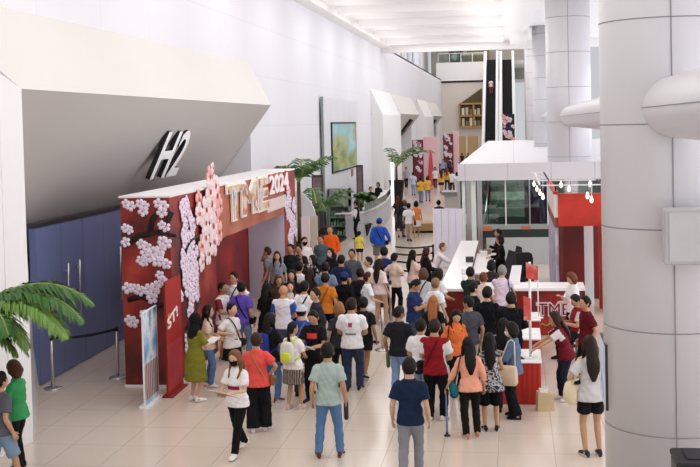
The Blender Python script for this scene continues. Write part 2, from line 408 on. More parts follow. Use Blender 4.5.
# ------------------------------------------------------------------ the H2 sign on the slanted face
e_v = Vector((XR-XD, 0, 5.42-2.98)).normalized(); e_u = Vector((0, 1, 0)); nF = e_u.cross(e_v)   # nF points out of the face, down to the hall
T_ = PN(172, 131, (XR, 20, 5.42), nF)
e_v = Vector((.52*(XR-XD), 0, 5.42-2.98)).normalized(); nF = e_u.cross(e_v); T_ = T_-nF*.05
o0 = PN(145, 178, T_, nF)
hgt = (PN(162, 129.5, T_, nF)-o0).dot(e_v)
wid = (PN(173, 172.5, T_, nF)-o0).dot(e_u)
f = MB(); place_text(f, 'H2', o0, e_u, e_v, wid, hgt, .12, 0, 1, fat=.02, shear=.2)
for t in (.25, .75): f.tube([o0+e_u*wid*t+e_v*hgt*.8, o0+e_u*wid*t+e_v*hgt*.8-nF*.4], .03, 6, 1)
sgn = thing(f, 'hall_sign', [mat('white sign face', '#ffffff', 0.5), M['black']], 'white and black letters H2 on the slanted grey canopy', 'sign')
e_v0 = Vector((XR-XD, 0, 5.42-2.98)).normalized(); nF0 = e_u.cross(e_v0)
for i, (px, py) in enumerate([(409, 138), (439, 137)]):
    pf_ = Vector((XR, (82, 108)[i], 5.42))-e_v0*1.9
    f = MB(); place_text(f, 'H%d' % (3+i), pf_-nF0*.005, e_u, e_v0, 1.8, 1.5, .2, 0, 1, fat=.05)
    thing(f, 'hall_sign', [M['dsteel'], M['black']], ['dark hall letters on the canopy beyond the reception desk', 'small dark hall letters on the farthest canopy'][i], 'sign')

# ------------------------------------------------------------------ blossoms
M['petal'] = mat('pale pink paper petal', '#ebe0ee', 0.7, var=0.12, vscale=9)
M['pcore'] = mat('pink blossom centre', '#d68a9c', 0.7)
M['pblush'] = mat('blush paper petal', '#f2d9d8', 0.7, var=.14, vscale=14)
M['pcoral'] = mat('coral paper petal', '#efb2ab', 0.7, var=0.12, vscale=12)
def flower(mb, c, ux, uy, n, r, rot, mi=0, mc=1):
    """A raised five petal paper blossom."""
    c = Vector(c)
    for k in range(5):
        a = rot+k*2*math.pi/5
        d = ux*math.cos(a)+uy*math.sin(a); t = -ux*math.sin(a)+uy*math.cos(a)
        p = [c+n*.004, c+d*r*.5+t*r*.36+n*.012, c+d*r*.85+t*r*.34+n*.010, c+d*r+n*.012, c+d*r*.85-t*r*.34+n*.010, c+d*r*.5-t*r*.36+n*.012]
        m_ = c+d*r*.55+n*.034
        b_ = [q-n*.0115 for q in p[1:]]
        vs = p+[m_]+b_
        fs = [(i, (i+1) % 6, 6) for i in range(6)]+[(1, 7, 8, 2), (2, 8, 9, 3), (3, 9, 10, 4), (4, 10, 11, 5)]
        mb.add(vs, fs, mi)
    vs = [c+n*.045]+[c+(ux*math.cos(k*1.047)+uy*math.sin(k*1.047))*r*.2+n*.03 for k in range(6)]
    mb.add(vs, [(0, 1+k, 1+(k+1) % 6) for k in range(6)], mc)
def cluster(parent, c, ux, uy, n, R, seed, mats=None, fr=.105):
    q = random.Random(seed); mb = MB(); num = max(1, int((R/fr)**2*1.1))
    for k in range(num):
        a = k*2.4; rr = (R-fr*.7)*math.sqrt((k+.3)/num) if num > 1 else 0
        flower(mb, c+ux*math.cos(a)*rr+uy*math.sin(a)*rr+n*(.008*(k % 3)), ux, uy, n, fr*q.uniform(.85, 1.15), q.uniform(0, 1.2))
    return mb.build('blossom_cluster', mats or [M['petal'], M['pcore']], parent)

# ------------------------------------------------------------------ the entrance arch
M['redp'] = ramp_mat('painted dark red arch panel', [(.25, '#240c0b'), (.40, '#5a1513'), (.54, '#8e2019'), (.68, '#b5432a'), (.85, '#5a1512')], .95, rough=.55, detail=5)
M['redin'] = ramp_mat('red inner arch panel', [(.25, '#5a0f10'), (.5, '#a01a16'), (.75, '#c92c1c')], .8, rough=.5, detail=3)
M['branch'] = mat('dark brown branch', '#24110f', 0.7)
XA, XB, YL = -6.25, -7.19, 19.4
YA = YL; Y1, Y2, YB, ZA = PX(215, 240, XA).y, PX(284, 214, XA).y, PX(294, 170, XA).y, PX(180, 195, XA).z
ZO = (PX(215, 240, XA).z+PX(284, 214, XA).z)/2; XF = PY(249, 260, Y2).x
arch = empty('entrance_arch', (XA, YA, 0), 0, 'big red entrance arch covered with white blossoms and the TME 2024 lettering', 'arch')
def apart(mb, name, mats, par=None): mb.v = [(a-XA, b-YA, c) for a, b, c in mb.v]; return mb.build(name, mats, par or arch)
f = MB(); f.slab([(XB, YL, .04), (XA, YA, .04), (XA, Y1, .04), (XB, Y1, .04)], (0, 0, ZA-.04)); NPIL = apart(f, 'near_pillar', M['redp'])
f = MB(); f.box2((XF, Y2, 0.04), (XA, YB, ZA)); apart(f, 'far_pillar', [ramp_mat('pale lilac far pillar', [(.3, '#d3d3ea'), (.7, '#e6e4f3')], .6)])
f = MB(); f.box2((XA-.005, Y2+.01, .04), (XA+.012, YB, ZA)); FPAN = apart(f, 'far_panel', M['redp'])
f = MB(); f.box2((XB, Y1, ZO), (XA, Y2, ZA)); LINT = apart(f, 'lintel', [ramp_mat('red lintel panel', [(.3, '#a04a34'), (.55, '#bd6a4c'), (.8, '#c98a68')], .9, rough=.5)])
f = MB(); f.slab([(XB-.03, YL-.02, ZA), (XA+.02, YA-.03, ZA), (XA+.02, YB+.02, ZA), (XB-.03, YB+.02, ZA)], (0, 0, .035)); apart(f, 'top_board', M['white'])
f = MB(); f.slab([(XB-.02, YL-.02, 0), (XA+.02, YA-.03, 0), (XA+.02, Y1, 0), (XB-.02, Y1, 0)], (0, 0, .04)); apart(f, 'plinth', M['white'])
f = MB(); f.box2((XF-.02, Y2, 0), (XA+.02, YB+.01, .04)); apart(f, 'plinth', M['white'])
yb0 = PX(221, 300, XB-.05).y
f = MB(); f.box2((XF-.12, Y1+.3, .02), (XF-.02, Y2+.2, ZO+.1)); apart(f, 'inner_panel', M['redin'])
# branches
fu_ = Vector((XA-XB, YA-YL, 0)).normalized(); fn_ = Vector((fu_.y, -fu_.x, 0))
for pts in ([(124, 246), (140, 236), (158, 232), (176, 236)], [(150, 233), (152, 220), (160, 210)], [(128, 300), (142, 296), (160, 306), (174, 300)], [(158, 232), (166, 224), (172, 212)]):
    f = MB(); f.tube([PN(x, y, (XA, YA, 0), fn_) for x, y in pts], [.05, .06, .05, .03][:len(pts)], 6, flat=.5, up=(0, 0, 1)); apart(f, 'branch', M['branch'], NPIL)
for pts in ([(184, 250), (190, 240), (198, 236)], [(186, 330), (192, 318), (200, 300)]):
    f = MB(); f.tube([PX(x, y, XA+.01) for x, y in pts], .05, 6); apart(f, 'branch', M['branch'], NPIL)
arch_clusters = []
ex, ez = Vector((1, 0, 0)), Vector((0, 0, 1)); ny = Vector((0, -1, 0))
def front_c(px, py, r, sd):
    p = PN(px, py, (XA, YA, 0), fn_); R = r*19.6/1100; t = (p-Vector((XB, YL, 0))).dot(fu_); L_ = math.hypot(XA-XB, YA-YL)
    t = min(max(t, R*.75), L_-R*.75); z = min(p.z, ZA-R*.8)
    arch_clusters.append(cluster(NPIL, Vector((XB-XA, YL-YA, z))+fu_*t+fn_*.01, fu_, ez, fn_, R, sd))
for i, a in enumerate([(129, 206, 9), (143, 206, 10), (171, 206, 11), (128, 230, 8), (126, 242, 6), (173, 227, 8), (170, 243, 8), (145, 247, 11), (157, 255, 13), (143, 262, 8), (166, 264, 9),
                       (172, 283, 9), (152, 292, 12), (139, 291, 9), (132, 322, 8), (144, 314, 7), (128, 288, 4), (160, 275, 6)]): front_c(*a, 40+i)
ey = Vector((0, 1, 0)); nx = Vector((1, 0, 0))
def side_c(px, py, R, sd, fr=.12):
    p = PX(px, py, XA); p.z = min(p.z, ZA-R*.4)
    arch_clusters.append(cluster(NPIL if px < 250 else FPAN, Vector((.014, p.y-YA, p.z)), ey, ez, nx, R, sd, fr=fr))
for i, (x, y, R) in enumerate([(181, 210, .30), (186, 204, .25), (184, 232, .35), (191, 238, .3), (182, 256, .25), (186, 272, .4), (193, 262, .35), (188, 288, .35), (195, 282, .3),
                               (180, 297, .2), (193, 225, .2), (190, 303, .25), (186, 350, .2), (189, 366, .18), (196, 296, .2), (287, 208, .5), (291, 222, .45), (290, 240, .45), (288, 196, .4), (293, 205, .35), (183, 217, .28), (189, 218, .26), (190, 250, .32), (184, 246, .24), (182, 266, .26), (192, 276, .3), (187, 262, .3), (184, 284, .24), (196, 252, .22), (191, 292, .28), (188, 312, .18), (186, 340, .22), (294, 228, .35), (286, 186, .35)]):
    side_c(x, y, R*.82, 90+i)
# cut-out coral flowers standing over the near end of the lintel
q = random.Random(5)
for i, (x, y, r) in enumerate([(210, 177, .20), (215, 186, .22), (209, 192, .26), (217, 196, .24), (211, 204, .28), (205, 210, .26), (215, 214, .28), (205, 222, .28), (212, 226, .26), (219, 232, .24), (205, 238, .24), (213, 242, .26), (202, 246, .2), (208, 254, .2), (201, 262, .17), (220, 206, .18), (212, 168, .1), (198, 214, .2), (199, 200, .18)]):
    p = PX(x, y, XA+.06); f = MB()
    flower(f, Vector((.05+.012*(i % 3), p.y-YA, p.z)), ey, ez, nx, r*1.25, q.uniform(0, 1), 0, 1)
    f.build('cutout_flower', [M['pcoral'] if i % 3 == 0 else M['pblush'], mat('red blossom centre', '#c4483f', .6)], LINT)
# lettering on the lintel: picture-filled letters with a pale outline, then 2024
M['pic'] = ramp_mat('picture filled letters', [(.30, '#6f9cc4'), (.42, '#e9dfd2'), (.52, '#e0b98a'), (.60, '#b06a64'), (.70, '#f0e8de')], 2.2, rough=.5)
M['outl'] = mat('ivory letter edge', '#fbf3ea', 0.5)
def arch_letters(txt, xl, yt, xr, ybt, face, edge, fat, pad=0):
    a = PX(xl, ybt, XA); b = PX(xr, yt, XA)
    f = MB(); w = b.y-a.y
    zt = PX(xl, yt, XA).z if False else b.z
    place_text(f, txt, Vector((.02, a.y-YA, a.z)), ey, ez, w, zt-a.z, .05, 0, 0, fat=fat+.035)
    le_ = f.build('letter_edge', edge, LINT)
    f = MB(); place_text(f, txt, Vector((.045, a.y-YA+pad, a.z+pad)), ey, ez, w-2*pad, zt-a.z-2*pad, .05, 0, 0, fat=fat)
    f.build('letter', face, LINT)
arch_letters('T', 225, 181, 238.5, 224, M['pic'], M['outl'], .03, .06)
arch_letters('M', 239.5, 178.5, 254, 218, M['pic'], M['outl'], .03, .06)
arch_letters('E', 256, 174.5, 265.5, 213, M['pic'], M['outl'], .03, .06)
arch_letters('2024', 266.5, 170.5, 285.5, 197, mat('white numerals', '#ffffff', .5), mat('red numeral edge', '#c4453c', .5), .02, .04)
f = MB()
for k in range(3):
    a = PX(266.5, 201+k*4.2, XA); b = PX(285, 198+k*3.6, XA); f.box2((.01, a.y-YA, a.z-.09), (.03, b.y-YA, a.z+.02))
f.build('caption_strip', mat('pale caption strip', '#efd9d6', .5), LINT)

# ------------------------------------------------------------------ standing posters by the arch
def poster(p0, p1, zt, label, mats, name='poster_stand', txt=None):
    d = (p1-p0); d.z = 0; L = d.length; rz = math.atan2(d.y, d.x)
    r = empty(name, (p0.x, p0.y, 0), rz, label, 'poster')
    f = MB(); f.box2((0, -.012, .03), (L, .012, zt)); pn_ = f.build('panel', mats[0], r)
    f = MB(); f.box2((-.015, -.1, 0), (L+.015, .1, .03)); f.box2((-.012, -.016, .03), (0, .016, zt)); f.box2((L, -.016, .03), (L+.012, .016, zt)); f.box2((-.012, -.016, zt), (L+.012, .016, zt+.015)); f.build('frame', mats[1], r)
    if len(mats) > 2:
        f = MB(); f.box2((.01, -.016, .12), (L-.01, -.012, zt*.45)); f.build('picture', mats[2], pn_)
    if txt:
        f = MB(); place_text(f, txt, Vector((.08, -.013, zt*.58)), (1, 0, .25), (-.2, 0, 1), L-.3, .2, .012, fat=.02); f.build('lettering', mats[3], pn_)
        f = MB(); f.box2((.1, -.02, zt*.60), (.2, -.012, zt*.72)); f.build('mark', mat('orange mark', '#e08a2a'), pn_)
    return r
p0 = PZ(145, 408); p1 = PZ(156, 399)
poster(p0, Vector((p0.x-.03, p0.y+.8, 0)), 1.62, 'tall narrow blue and white poster standing before the red arch', [ramp_mat('blue poster print', [(.25, '#2c4fa0'), (.42, '#86b6dc'), (.55, '#e6eef4'), (.66, '#4c7f94'), (.8, '#36409c')], 1.6), M['white'], ramp_mat('poster stripes', [(.35, '#2a2f86'), (.5, '#cfd4ee'), (.7, '#e0b878')], 3, 'WAVE')])
p0 = PZ(165, 398)
poster(Vector((XA+.12, p0.y, 0)), Vector((XA+.10, p0.y+.95, 0)), 2.05, 'tall red poster stand with white lettering beside the arch', [mat('red poster print', '#a8231d', .5, var=.15, vscale=3), mat('dark red frame', '#8c1a18', .5), ramp_mat('red fade', [(.3, '#c93a24'), (.6, '#a8243a'), (.8, '#e05a3a')], 1.5), mat('white lettering', '#f7f1f0')], txt='ST!')

# ------------------------------------------------------------------ stanchions
def stanchion(p, label, belt_to=None, h=1.0, body=None, group='queue posts'):
    r = empty('stanchion', (p.x, p.y, 0), 0, label, 'stanchion', group)
    m = body or M['steel']
    f = MB(); f.lathe((0, 0, 0), [(.17, 0), (.17, .015), (.15, .03), (.03, .04)], 20); f.build('base', m, r)
    f = MB(); f.tube([(0, 0, .03), (0, 0, h-.08)], .03, 12); f.build('post', m, r)
    f = MB(); f.lathe((0, 0, 0), [(.036, h-.09), (.036, h-.01), (.028, h)], 12); f.build('head', M['black'] if body is None else m, r)
    if belt_to is not None:
        d = belt_to-Vector((p.x, p.y, 0)); n = 8; g = MB()
        rings = []
        for k in range(n+1):
            t = k/n; q_ = d*t; z = h-.05-.05*math.sin(math.pi*t)
            nn = Vector((-d.y, d.x, 0)).normalized()*.004
            rings.append([q_+nn+Vector((0, 0, z-.025)), q_-nn+Vector((0, 0, z-.025)), q_-nn+Vector((0, 0, z+.025)), q_+nn+Vector((0, 0, z+.025))])
        g.loft(rings, 0, False); g.build('belt', M['black'], r)
    return r
s0 = PZ(53, 389); s1 = PZ(118, 378)
stanchion(s0, 'steel queue post with black belt before the blue doors', Vector((s1.x, s1.y, 0)))
stanchion(s1, 'steel queue post half hidden behind the left end of the arch')
stanchion(PZ(383, 350), 'steel queue post standing on open floor in the crowd', h=1.0)
stanchion(PZ(391, 322), 'steel queue post behind the man in the indigo shirt')
for k, (y, lab) in enumerate([(246, 'farthest black queue belt rail beside the lilac partition'), (253, 'second farthest black queue belt rail beside the lilac partition'), (260.5, 'third black queue belt rail beside the lilac partition'), (269, 'nearest black queue belt rail beside the lilac partition')]):
    a = PZ(433, y, .92); b = PZ(395, y+.8, .92)
    stanchion(a, lab, Vector((b.x, b.y, 0)), .97, M['black'], 'belt rails of the queue lane')
# ------------------------------------------------------------------ registration counter (L shaped) with the TME lettering
M['ctop'] = mat('white worktop', '#f4f1f0', 0.3, var=0.01)
M['cred'] = ramp_mat('dark red counter front', [(.3, '#5e1413'), (.55, '#97231c'), (.8, '#b4382a')], 1.2, rough=.45)
ctr = empty('registration_counter', (-.75, 24.5, 0), 0, 'long red L shaped registration counter with white top and TME lettering', 'counter')
f = MB(); f.box2((-.12, .02, 0), (2.2, .75, 1.0)); f.build('front_panel', M['cred'], ctr)
f = MB(); f.box2((-.88, -.02, 0), (-.40, 9.7, .99)); f.build('side_panel', M['cred'], ctr)
f = MB(); f.slab([(-.95, -.12, 1.0), (-.1, -.12, 1.0), (2.25, -.05, 1.0), (2.25, .85, 1.0), (-.1, .85, 1.0), (-.36, 1.2, 1.0), (-.38, 9.8, 1.0), (-.92, 9.8, 1.0)], (0, 0, .06)); f.build('worktop', M['ctop'], ctr)
M['lett'] = mat('pale lettering', '#e4cfd8', .5); M['lettd'] = mat('dark red letter fill', '#7a1d20', .5)
a = PY(536, 316, 24.5); b = PY(571, 302, 24.5)
f = MB(); place_text(f, 'TME', Vector((a.x+.75, -.005, a.z)), (1, 0, 0), (0, 0, 1), b.x-a.x, b.z-a.z, .02, fat=.06); f.build('letter_edge', M['lett'], ctr)
f = MB(); place_text(f, 'TME', Vector((a.x+.79, -.012, a.z+.03)), (1, 0, 0), (0, 0, 1), b.x-a.x-.08, b.z-a.z-.06, .02, fat=-.01); f.build('letter', M['lettd'], ctr)
f = MB()
for k in range(9):
    f.tube([(.45+k*.17+t*.17, -.005-.01, .27-.05*math.sin(math.pi*t)) for t in (0, .25, .5, .75, 1)], .018, 5)
f.build('garland', mat('ochre garland', '#b98a4e', .7), ctr)
# tables with red skirts beside the visitors, front to back
for k, (y0, y1, xr, lab) in enumerate([(18.45, 19.5, .40, 'nearest red skirted table with white top, beside the woman in denim shirt'), (20.4, 21.5, .44, 'second red skirted white top table, behind the nearest one'), (22.35, 23.3, .48, 'farthest red skirted white top table, just before the counter')]):
    r = empty('registration_table', (xr, y0, 0), 0, lab, 'table', 'red skirted tables')
    f = MB(); f.box2((-.72, 0, .70), (0, y1-y0, .73), 0, .008); f.build('tabletop', M['ctop'], r)
    f = MB(); n = 26; prof = []
    L_ = [(-.70, .03), (-.02, .03), (-.02, y1-y0-.03), (-.70, y1-y0-.03)]
    pts = []
    for i in range(4):
        p, q_ = L_[i], L_[(i+1) % 4]
        for t in range(n): pts.append((p[0]+(q_[0]-p[0])*t/n, p[1]+(q_[1]-p[1])*t/n))
    f.loft([[(x+.006*math.sin(i*1.9), y+.006*math.cos(i*1.9), z) for i, (x, y) in enumerate(pts)] for z in (0.005, .70)], 0, True, False)
    f.build('skirt', M['red'], r)
def paper(loc, rz, w=.21, h=.30, label='', col_='#f3f1ee', group=None, name='paper_sheet', cat='paper'):
    f = MB(); f.box((0, 0, .004), (w, h, .008)); 
    o = thing(f, name, mat('paper', col_, .7, var=.02), label, cat, group); o.location = loc; o.rotation_euler = (0, 0, rz); return o
for k, (x, y, z, rz) in enumerate([(.2, 19.0, .73, .3), (-.12, 19.2, .73, -.2), (.25, 21.0, .73, .1), (-.1, 21.3, .73, .5), (.2, 22.8, .73, -.3), (-.05, 22.6, .73, .2)]):
    paper((x, y, z), rz, label=['white paper sheet at the right of the nearest red table', 'white paper sheet at the left of the nearest red table', 'white paper sheet at the right of the second red table', 'white paper sheet at the left of the second red table', 'white paper sheet at the right of the farthest red table', 'white paper sheet at the left of the farthest red table'][k], group='papers on the red tables')
for k, (x, y) in enumerate([(-.05, 20.8), (-.05, 18.7)]):
    f = MB(); f.box2((-.15, -.1, 0), (.15, .1, .015), 0, .004); f.box2((-.13, -.085, .0145), (.13, .085, .018))
    o = thing(f, 'tablet', M['black'], ['black tablet lying on the second red table', 'black tablet lying on the nearest red table'][k], 'tablet', 'tablets on the tables'); o.location = (x, y, .73); o.rotation_euler = (0, 0, .3*k)
# sign poles with red panels
M['signred'] = ramp_mat('red sign print', [(.35, '#e9b9b4'), (.5, '#d9574e'), (.7, '#c03a34')], 4)
for k, (bx_, by_, ty, w_, lab) in enumerate([(530.5, 357, 262, .20, 'tall white sign pole with red panel on the nearest red table'), (538.5, 318, 272, .20, 'thin white pole standing on the farthest red table')]):
    Yq = 18.75 if k == 0 else 22.6
    p = PY(bx_, by_, Yq); t = PY(bx_-1, ty, Yq)
    r = empty('table_sign', (p.x, Yq, .73), 0, lab, 'sign', 'sign poles on the tables')
    f = MB(); f.tube([(0, 0, 0), (t.x-p.x, 0, t.z-.73)], .022 if k == 0 else .014, 8); f.lathe((0, 0, 0), [(.1, 0), (.1, .012), (.03, .02)], 14); f.build('pole', M['white'], r)
    f = MB(); f.slab([(-.05, -.03, t.z-.73-.27), (w_-.05, -.1, t.z-.73-.30), (w_-.05, -.1, t.z-.73-.06), (-.05, -.03, t.z-.73)], (0, -.012, 0))
    if k == 0: f.build('panel', M['signred'], r)
    if k == 0:
        f = MB(); f.slab([(-.1, -.03, .65), (.02, -.03, .65), (.02, -.03, 1.02), (-.1, -.03, 1.06)], (0, -.012, 0)); f.build('lower_panel', M['signred'], r)
# bits on the counter
f = MB(); f.slab([(-.16, 0, 0), (.1, 0, 0), (.16, .16, .42), (-.06, .16, .42)], (0, -.012, 0)); o = thing(f, 'menu_board', M['white'], 'white sheet leaning upright on the counter right of the grey-haired man', 'sign')
p = PY(515, 280, 24.95); o.location = (p.x, 24.95, 1.06)
q = random.Random(3)
names = [('paper_cup', 'cup'), ('bottle', 'bottle'), ('box', 'box')]
spots = [(482, 248), (476, 252), (488, 252), (470, 262), (474, 274), (466, 281), (478, 244), (484, 256)]
labs = ['small pale cup at the back of the left counter arm', 'clear bottle beside the cups on the back table', 'brown box on the back table before the dark dressed staff', 'dark box on the left counter arm near the visitors', 'white folded card on the counter top', 'white cup near the counter corner', 'pale bottle at the far end of the back table', 'white box on the back table']
kinds = [0, 1, 2, 2, 2, 0, 1, 2]
f = MB(); tb = empty('side_table', (-.85, 29.4, 0), 0, 'white back table crowded with small things behind the counter', 'table')
f.box2((-.25, -1.6, .9), (.3, 2.6, .94)); f.build('tabletop', M['ctop'], tb)
for sx in (-.2, .25):
    for sy in (-1.5, 2.5):
        f = MB(); f.box2((sx-.02, sy-.02, 0), (sx+.02, sy+.02, .9)); f.build('leg', M['white'], tb)
for (px, py), lb, k in zip(spots, labs, kinds):
    on_table = k != 9 and px > 474
    p = PZ(px, py, .94 if on_table else 1.06)
    if on_table: p.x = min(max(p.x, -.99), -.68); p.y = min(max(p.y, 28.0), 31.8); p.z = .94
    else: p.x = min(max(p.x, -1.6), -1.2); p.y = min(max(p.y, 25), 34)
    f = MB()
    if k == 0: f.lathe((0, 0, 0), [(.035, 0), (.045, .11), (.04, .11), (.03, .01)], 14)
    elif k == 1: f.lathe((0, 0, 0), [(.035, 0), (.038, .02), (.038, .15), (.014, .19), (.014, .22), (.018, .22), (.018, .24), (.001, .24)], 14)
    else: f.box2((-.1, -.08, 0), (.1, .08, .14), 0, .01); f.box2((-.09, -.01, .14), (.09, .01, .144))
    o = thing(f, names[k][0], mat(names[k][0]+' '+lb[:5], ['#ece8e4', '#cfd8da', '#9a7a5c', '#3a3638', '#efefef'][[0, 1, 2, 3, 4, 0, 1, 4][labs.index(lb)]], .5), lb, names[k][1], 'small things behind the counter'); o.location = p
# black chairs and boards behind the counter
def chair(x, y, rz, label):
    r = empty('office_chair', (x, y, 0), rz, label, 'chair', 'black chairs behind the counter')
    f = MB(); f.box2((-.24, -.22, .44), (.24, .24, .52), 0, .03); f.build('seat', M['black'], r)
    f = MB(); rings = []
    for z, w_, y_ in [(.55, .16, .22), (.62, .24, .25), (1.0, .25, .29), (1.12, .22, .31), (1.16, .14, .315)]:
        rings.append([(-w_, y_-.03, z), (w_, y_-.03, z), (w_, y_+.03, z), (-w_, y_+.03, z)])
    f.loft(rings, 0, False); f.box2((-.04, .18, .46), (.04, .24, .7)); f.build('backrest', M['black'], r)
    f = MB(); f.tube([(0, 0, .08), (0, 0, .44)], .03, 8)
    for k in range(5):
        a = k*1.2566; f.tube([(0, 0, .1), (.28*math.cos(a), .28*math.sin(a), .05)], .022, 6)
    f.build('base', M['dsteel'], r)
    return r
chair(PY(525, 262, 30).x, 30.0, 0.1, 'black high backed chair standing before the grey lower glass wall')
for k, (px, py, w_) in enumerate([(508, 262, .34), (516, 258, .3)]):
    p = PY(px, py, 29.2+k)
    f = MB(); f.slab([(-w_, 0, 0), (w_, 0, 0), (w_*.55, .5, 1.25), (w_*.05, .5, 1.3)], (0, .05, 0)); f.tube([(0, .5, 1.0), (0, .85, 0)], .02, 6)
    o = thing(f, 'folded_board', M['black'], ['black slanted board leaning behind the counter, left one', 'black slanted board leaning behind the counter, nearest the chair'][k], 'board', 'black boards'); o.location = (p.x, 29.2+k, 0); 
# tan bag, paper heaps on the floor by the staff
r = empty('paper_bag', PZ(545, 410), .2, 'tan paper bag standing on the floor at the end of the nearest table', 'bag')
f = MB(); f.slab([(-.14, -.09, 0), (.14, -.09, 0), (.13, -.08, .29), (-.12, -.08, .31)], (0, .17, 0)); f.build('body', mat('tan kraft paper', '#c9b089', .8, var=.12), r)
f = MB(); f.tube([(-.06, 0, .29), (-.04, 0, .38), (.04, 0, .38), (.06, 0, .29)], .012, 6); f.build('handle', mat('pale bag handle', '#ded2bb', .8), r)
f = MB(); f.box2((-.09, -.05, .27), (.04, .04, .36)); f.build('contents', mat('bag contents', '#e9e5df', .8), r)

# ------------------------------------------------------------------ lilac partition, low bench, kiosk in the lane
r = empty('partition', (-2.32, 36.0, 0), 0, 'white lilac partition panel standing beyond the queue rails', 'partition')
a = PY(434, 209, 36.0); b = PY(462.5, 209, 36.0)
f = MB()
n = 4
for k in range(n):
    x0 = a.x+2.32+(b.x-a.x)*k/n; x1 = a.x+2.32+(b.x-a.x)*(k+1)/n
    f.box2((x0+.005, -.05, .02), (x1-.005, .05, a.z))
f.build('panel', mat('lilac white panel', '#e6e3f2', .5, var=.02), r)
f = MB(); f.box2((a.x+2.28, -.06, 0), (a.x+2.32, .06, a.z+.02)); f.box2((b.x+2.32, -.06, 0), (b.x+2.36, .06, a.z+.02)); f.build('frame', M['white'], r)
p = PZ(426, 232)
r = empty('low_bench', (p.x-.1, p.y, 0), .1, 'low tan wooden box bench left of the lilac partition', 'bench')
f = MB(); f.box2((-.75, -.5, .1), (.6, .7, .42), 0, .01); f.build('body', mat('tan wood', '#b28d63', .6, var=.15), r)
f = MB(); f.box2((-.7, -.45, 0), (.55, .65, .1)); f.build('base', M['black'], r)
p = PY(448, 208, 43)
r = empty('kiosk', (p.x-.4, 43, 0), 0, 'grey topped kiosk half hidden behind the lilac partition', 'kiosk')
a = PY(444, 192, 43); b = PY(460, 196, 43)
f = MB(); f.box2((a.x-p.x+.4, 0, 0), (b.x-p.x+.4, 1.0, a.z-.12)); f.build('body', mat('beige kiosk body', '#cfc6bb', .6), r)
f = MB(); f.box2((a.x-p.x+.3, -.1, a.z-.12), (b.x-p.x+.5, 1.1, a.z)); f.build('top', mat('grey kiosk top', '#8e8c8a', .5), r)

# ------------------------------------------------------------------ glass wall below the slab, stairs behind it
gw = empty('glass_partition', (0, 36.7, 0), 0, 'glass wall with a grey lower panel and dark band under the white slab', 'glass wall')
f = MB(); f.box2((-1.78, 0, 1.32), (3.4, .02, 2.83)); f.build('glass_pane', M['glass'], gw)
f = MB(); f.box2((-.95, -.02, 0), (3.4, .04, .90)); f.build('lower_panel', mat('pale grey lower panel', '#b5b8b6', .35), gw)
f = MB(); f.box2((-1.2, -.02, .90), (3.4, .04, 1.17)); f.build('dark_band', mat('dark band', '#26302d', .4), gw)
f = MB(); f.box2((-1.2, -.02, 1.17), (3.4, .04, 1.34)); f.build('grey_band', mat('grey band', '#9aa09d', .4), gw)
for k, px in enumerate([460, 463.5, 469, 474, 480, 506, 530, 548]):
    p = PY(px, 220, 36.7); w_ = .08 if k < 5 else .02
    f = MB(); f.box2((p.x-w_, -.05, 0 if k < 5 else 1.3), (p.x+w_, .07, 2.83)); f.build('mullion', [M['steel'], mat('pale greenish post', '#dfe6dd', .4)][k % 2], gw)
f = MB(); f.box2((-1.78, 0, .02), (-.95, .02, 1.32)); f.build('glass_pane', M['glass'], gw)
p = PY(470, 217, 36.6); f = MB(); f.box2((p.x-.17, -.03, p.z-.25), (p.x+.13, -.01, p.z+.12)); f.build('notice', M['white'], gw)
f = MB(); p = PY(486, 229, 36.6); f.box2((p.x-.18, -.035, p.z-.07), (p.x+.2, -.02, p.z+.07)); p = PY(526, 228, 36.6); f.box2((p.x-.15, -.035, p.z-.05), (p.x+.15, -.02, p.z+.05)); f.build('orange_label', mat('orange label', '#c46a44', .6), gw)
gs = empty('glass_partition', (-1.78, 36.7, 0), 0, 'glass side wall of the room under the slab, running away beside the lilac partition', 'glass wall')
f = MB(); f.box2((0, 0, .05), (.02, 20, 2.83)); f.build('glass_pane', M['glass'], gs)
for k in range(6):
    f = MB(); f.box2((-.02, k*4, 0), (.05, k*4+.08, 2.83)); f.build('mullion', M['steel'], gs)
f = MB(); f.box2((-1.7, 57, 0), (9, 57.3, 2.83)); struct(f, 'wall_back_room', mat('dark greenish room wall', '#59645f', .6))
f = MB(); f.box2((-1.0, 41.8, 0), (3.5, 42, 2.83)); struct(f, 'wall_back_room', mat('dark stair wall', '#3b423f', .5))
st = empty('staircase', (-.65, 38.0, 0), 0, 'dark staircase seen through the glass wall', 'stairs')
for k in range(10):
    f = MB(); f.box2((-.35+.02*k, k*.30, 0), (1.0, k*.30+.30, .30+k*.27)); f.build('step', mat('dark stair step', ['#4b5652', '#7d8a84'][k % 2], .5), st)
f = MB(); f.tube([(-.42, 0, 1.2), (-.25, 3.0, 2.8)], .04, 8); f.build('handrail', M['steel'], st)
f = MB(); p = PY(543, 215, 38.6)
f.box2((p.x-.5, 38.6, 0), (p.x+.35, 38.75, 2.6)); thing(f, 'display_screen', ramp_mat('dark blue display', [(.4, '#16264f'), (.6, '#2a3f78'), (.75, '#4a5a80')], 3), 'dark blue display behind the glass wall next to the booth', 'screen')

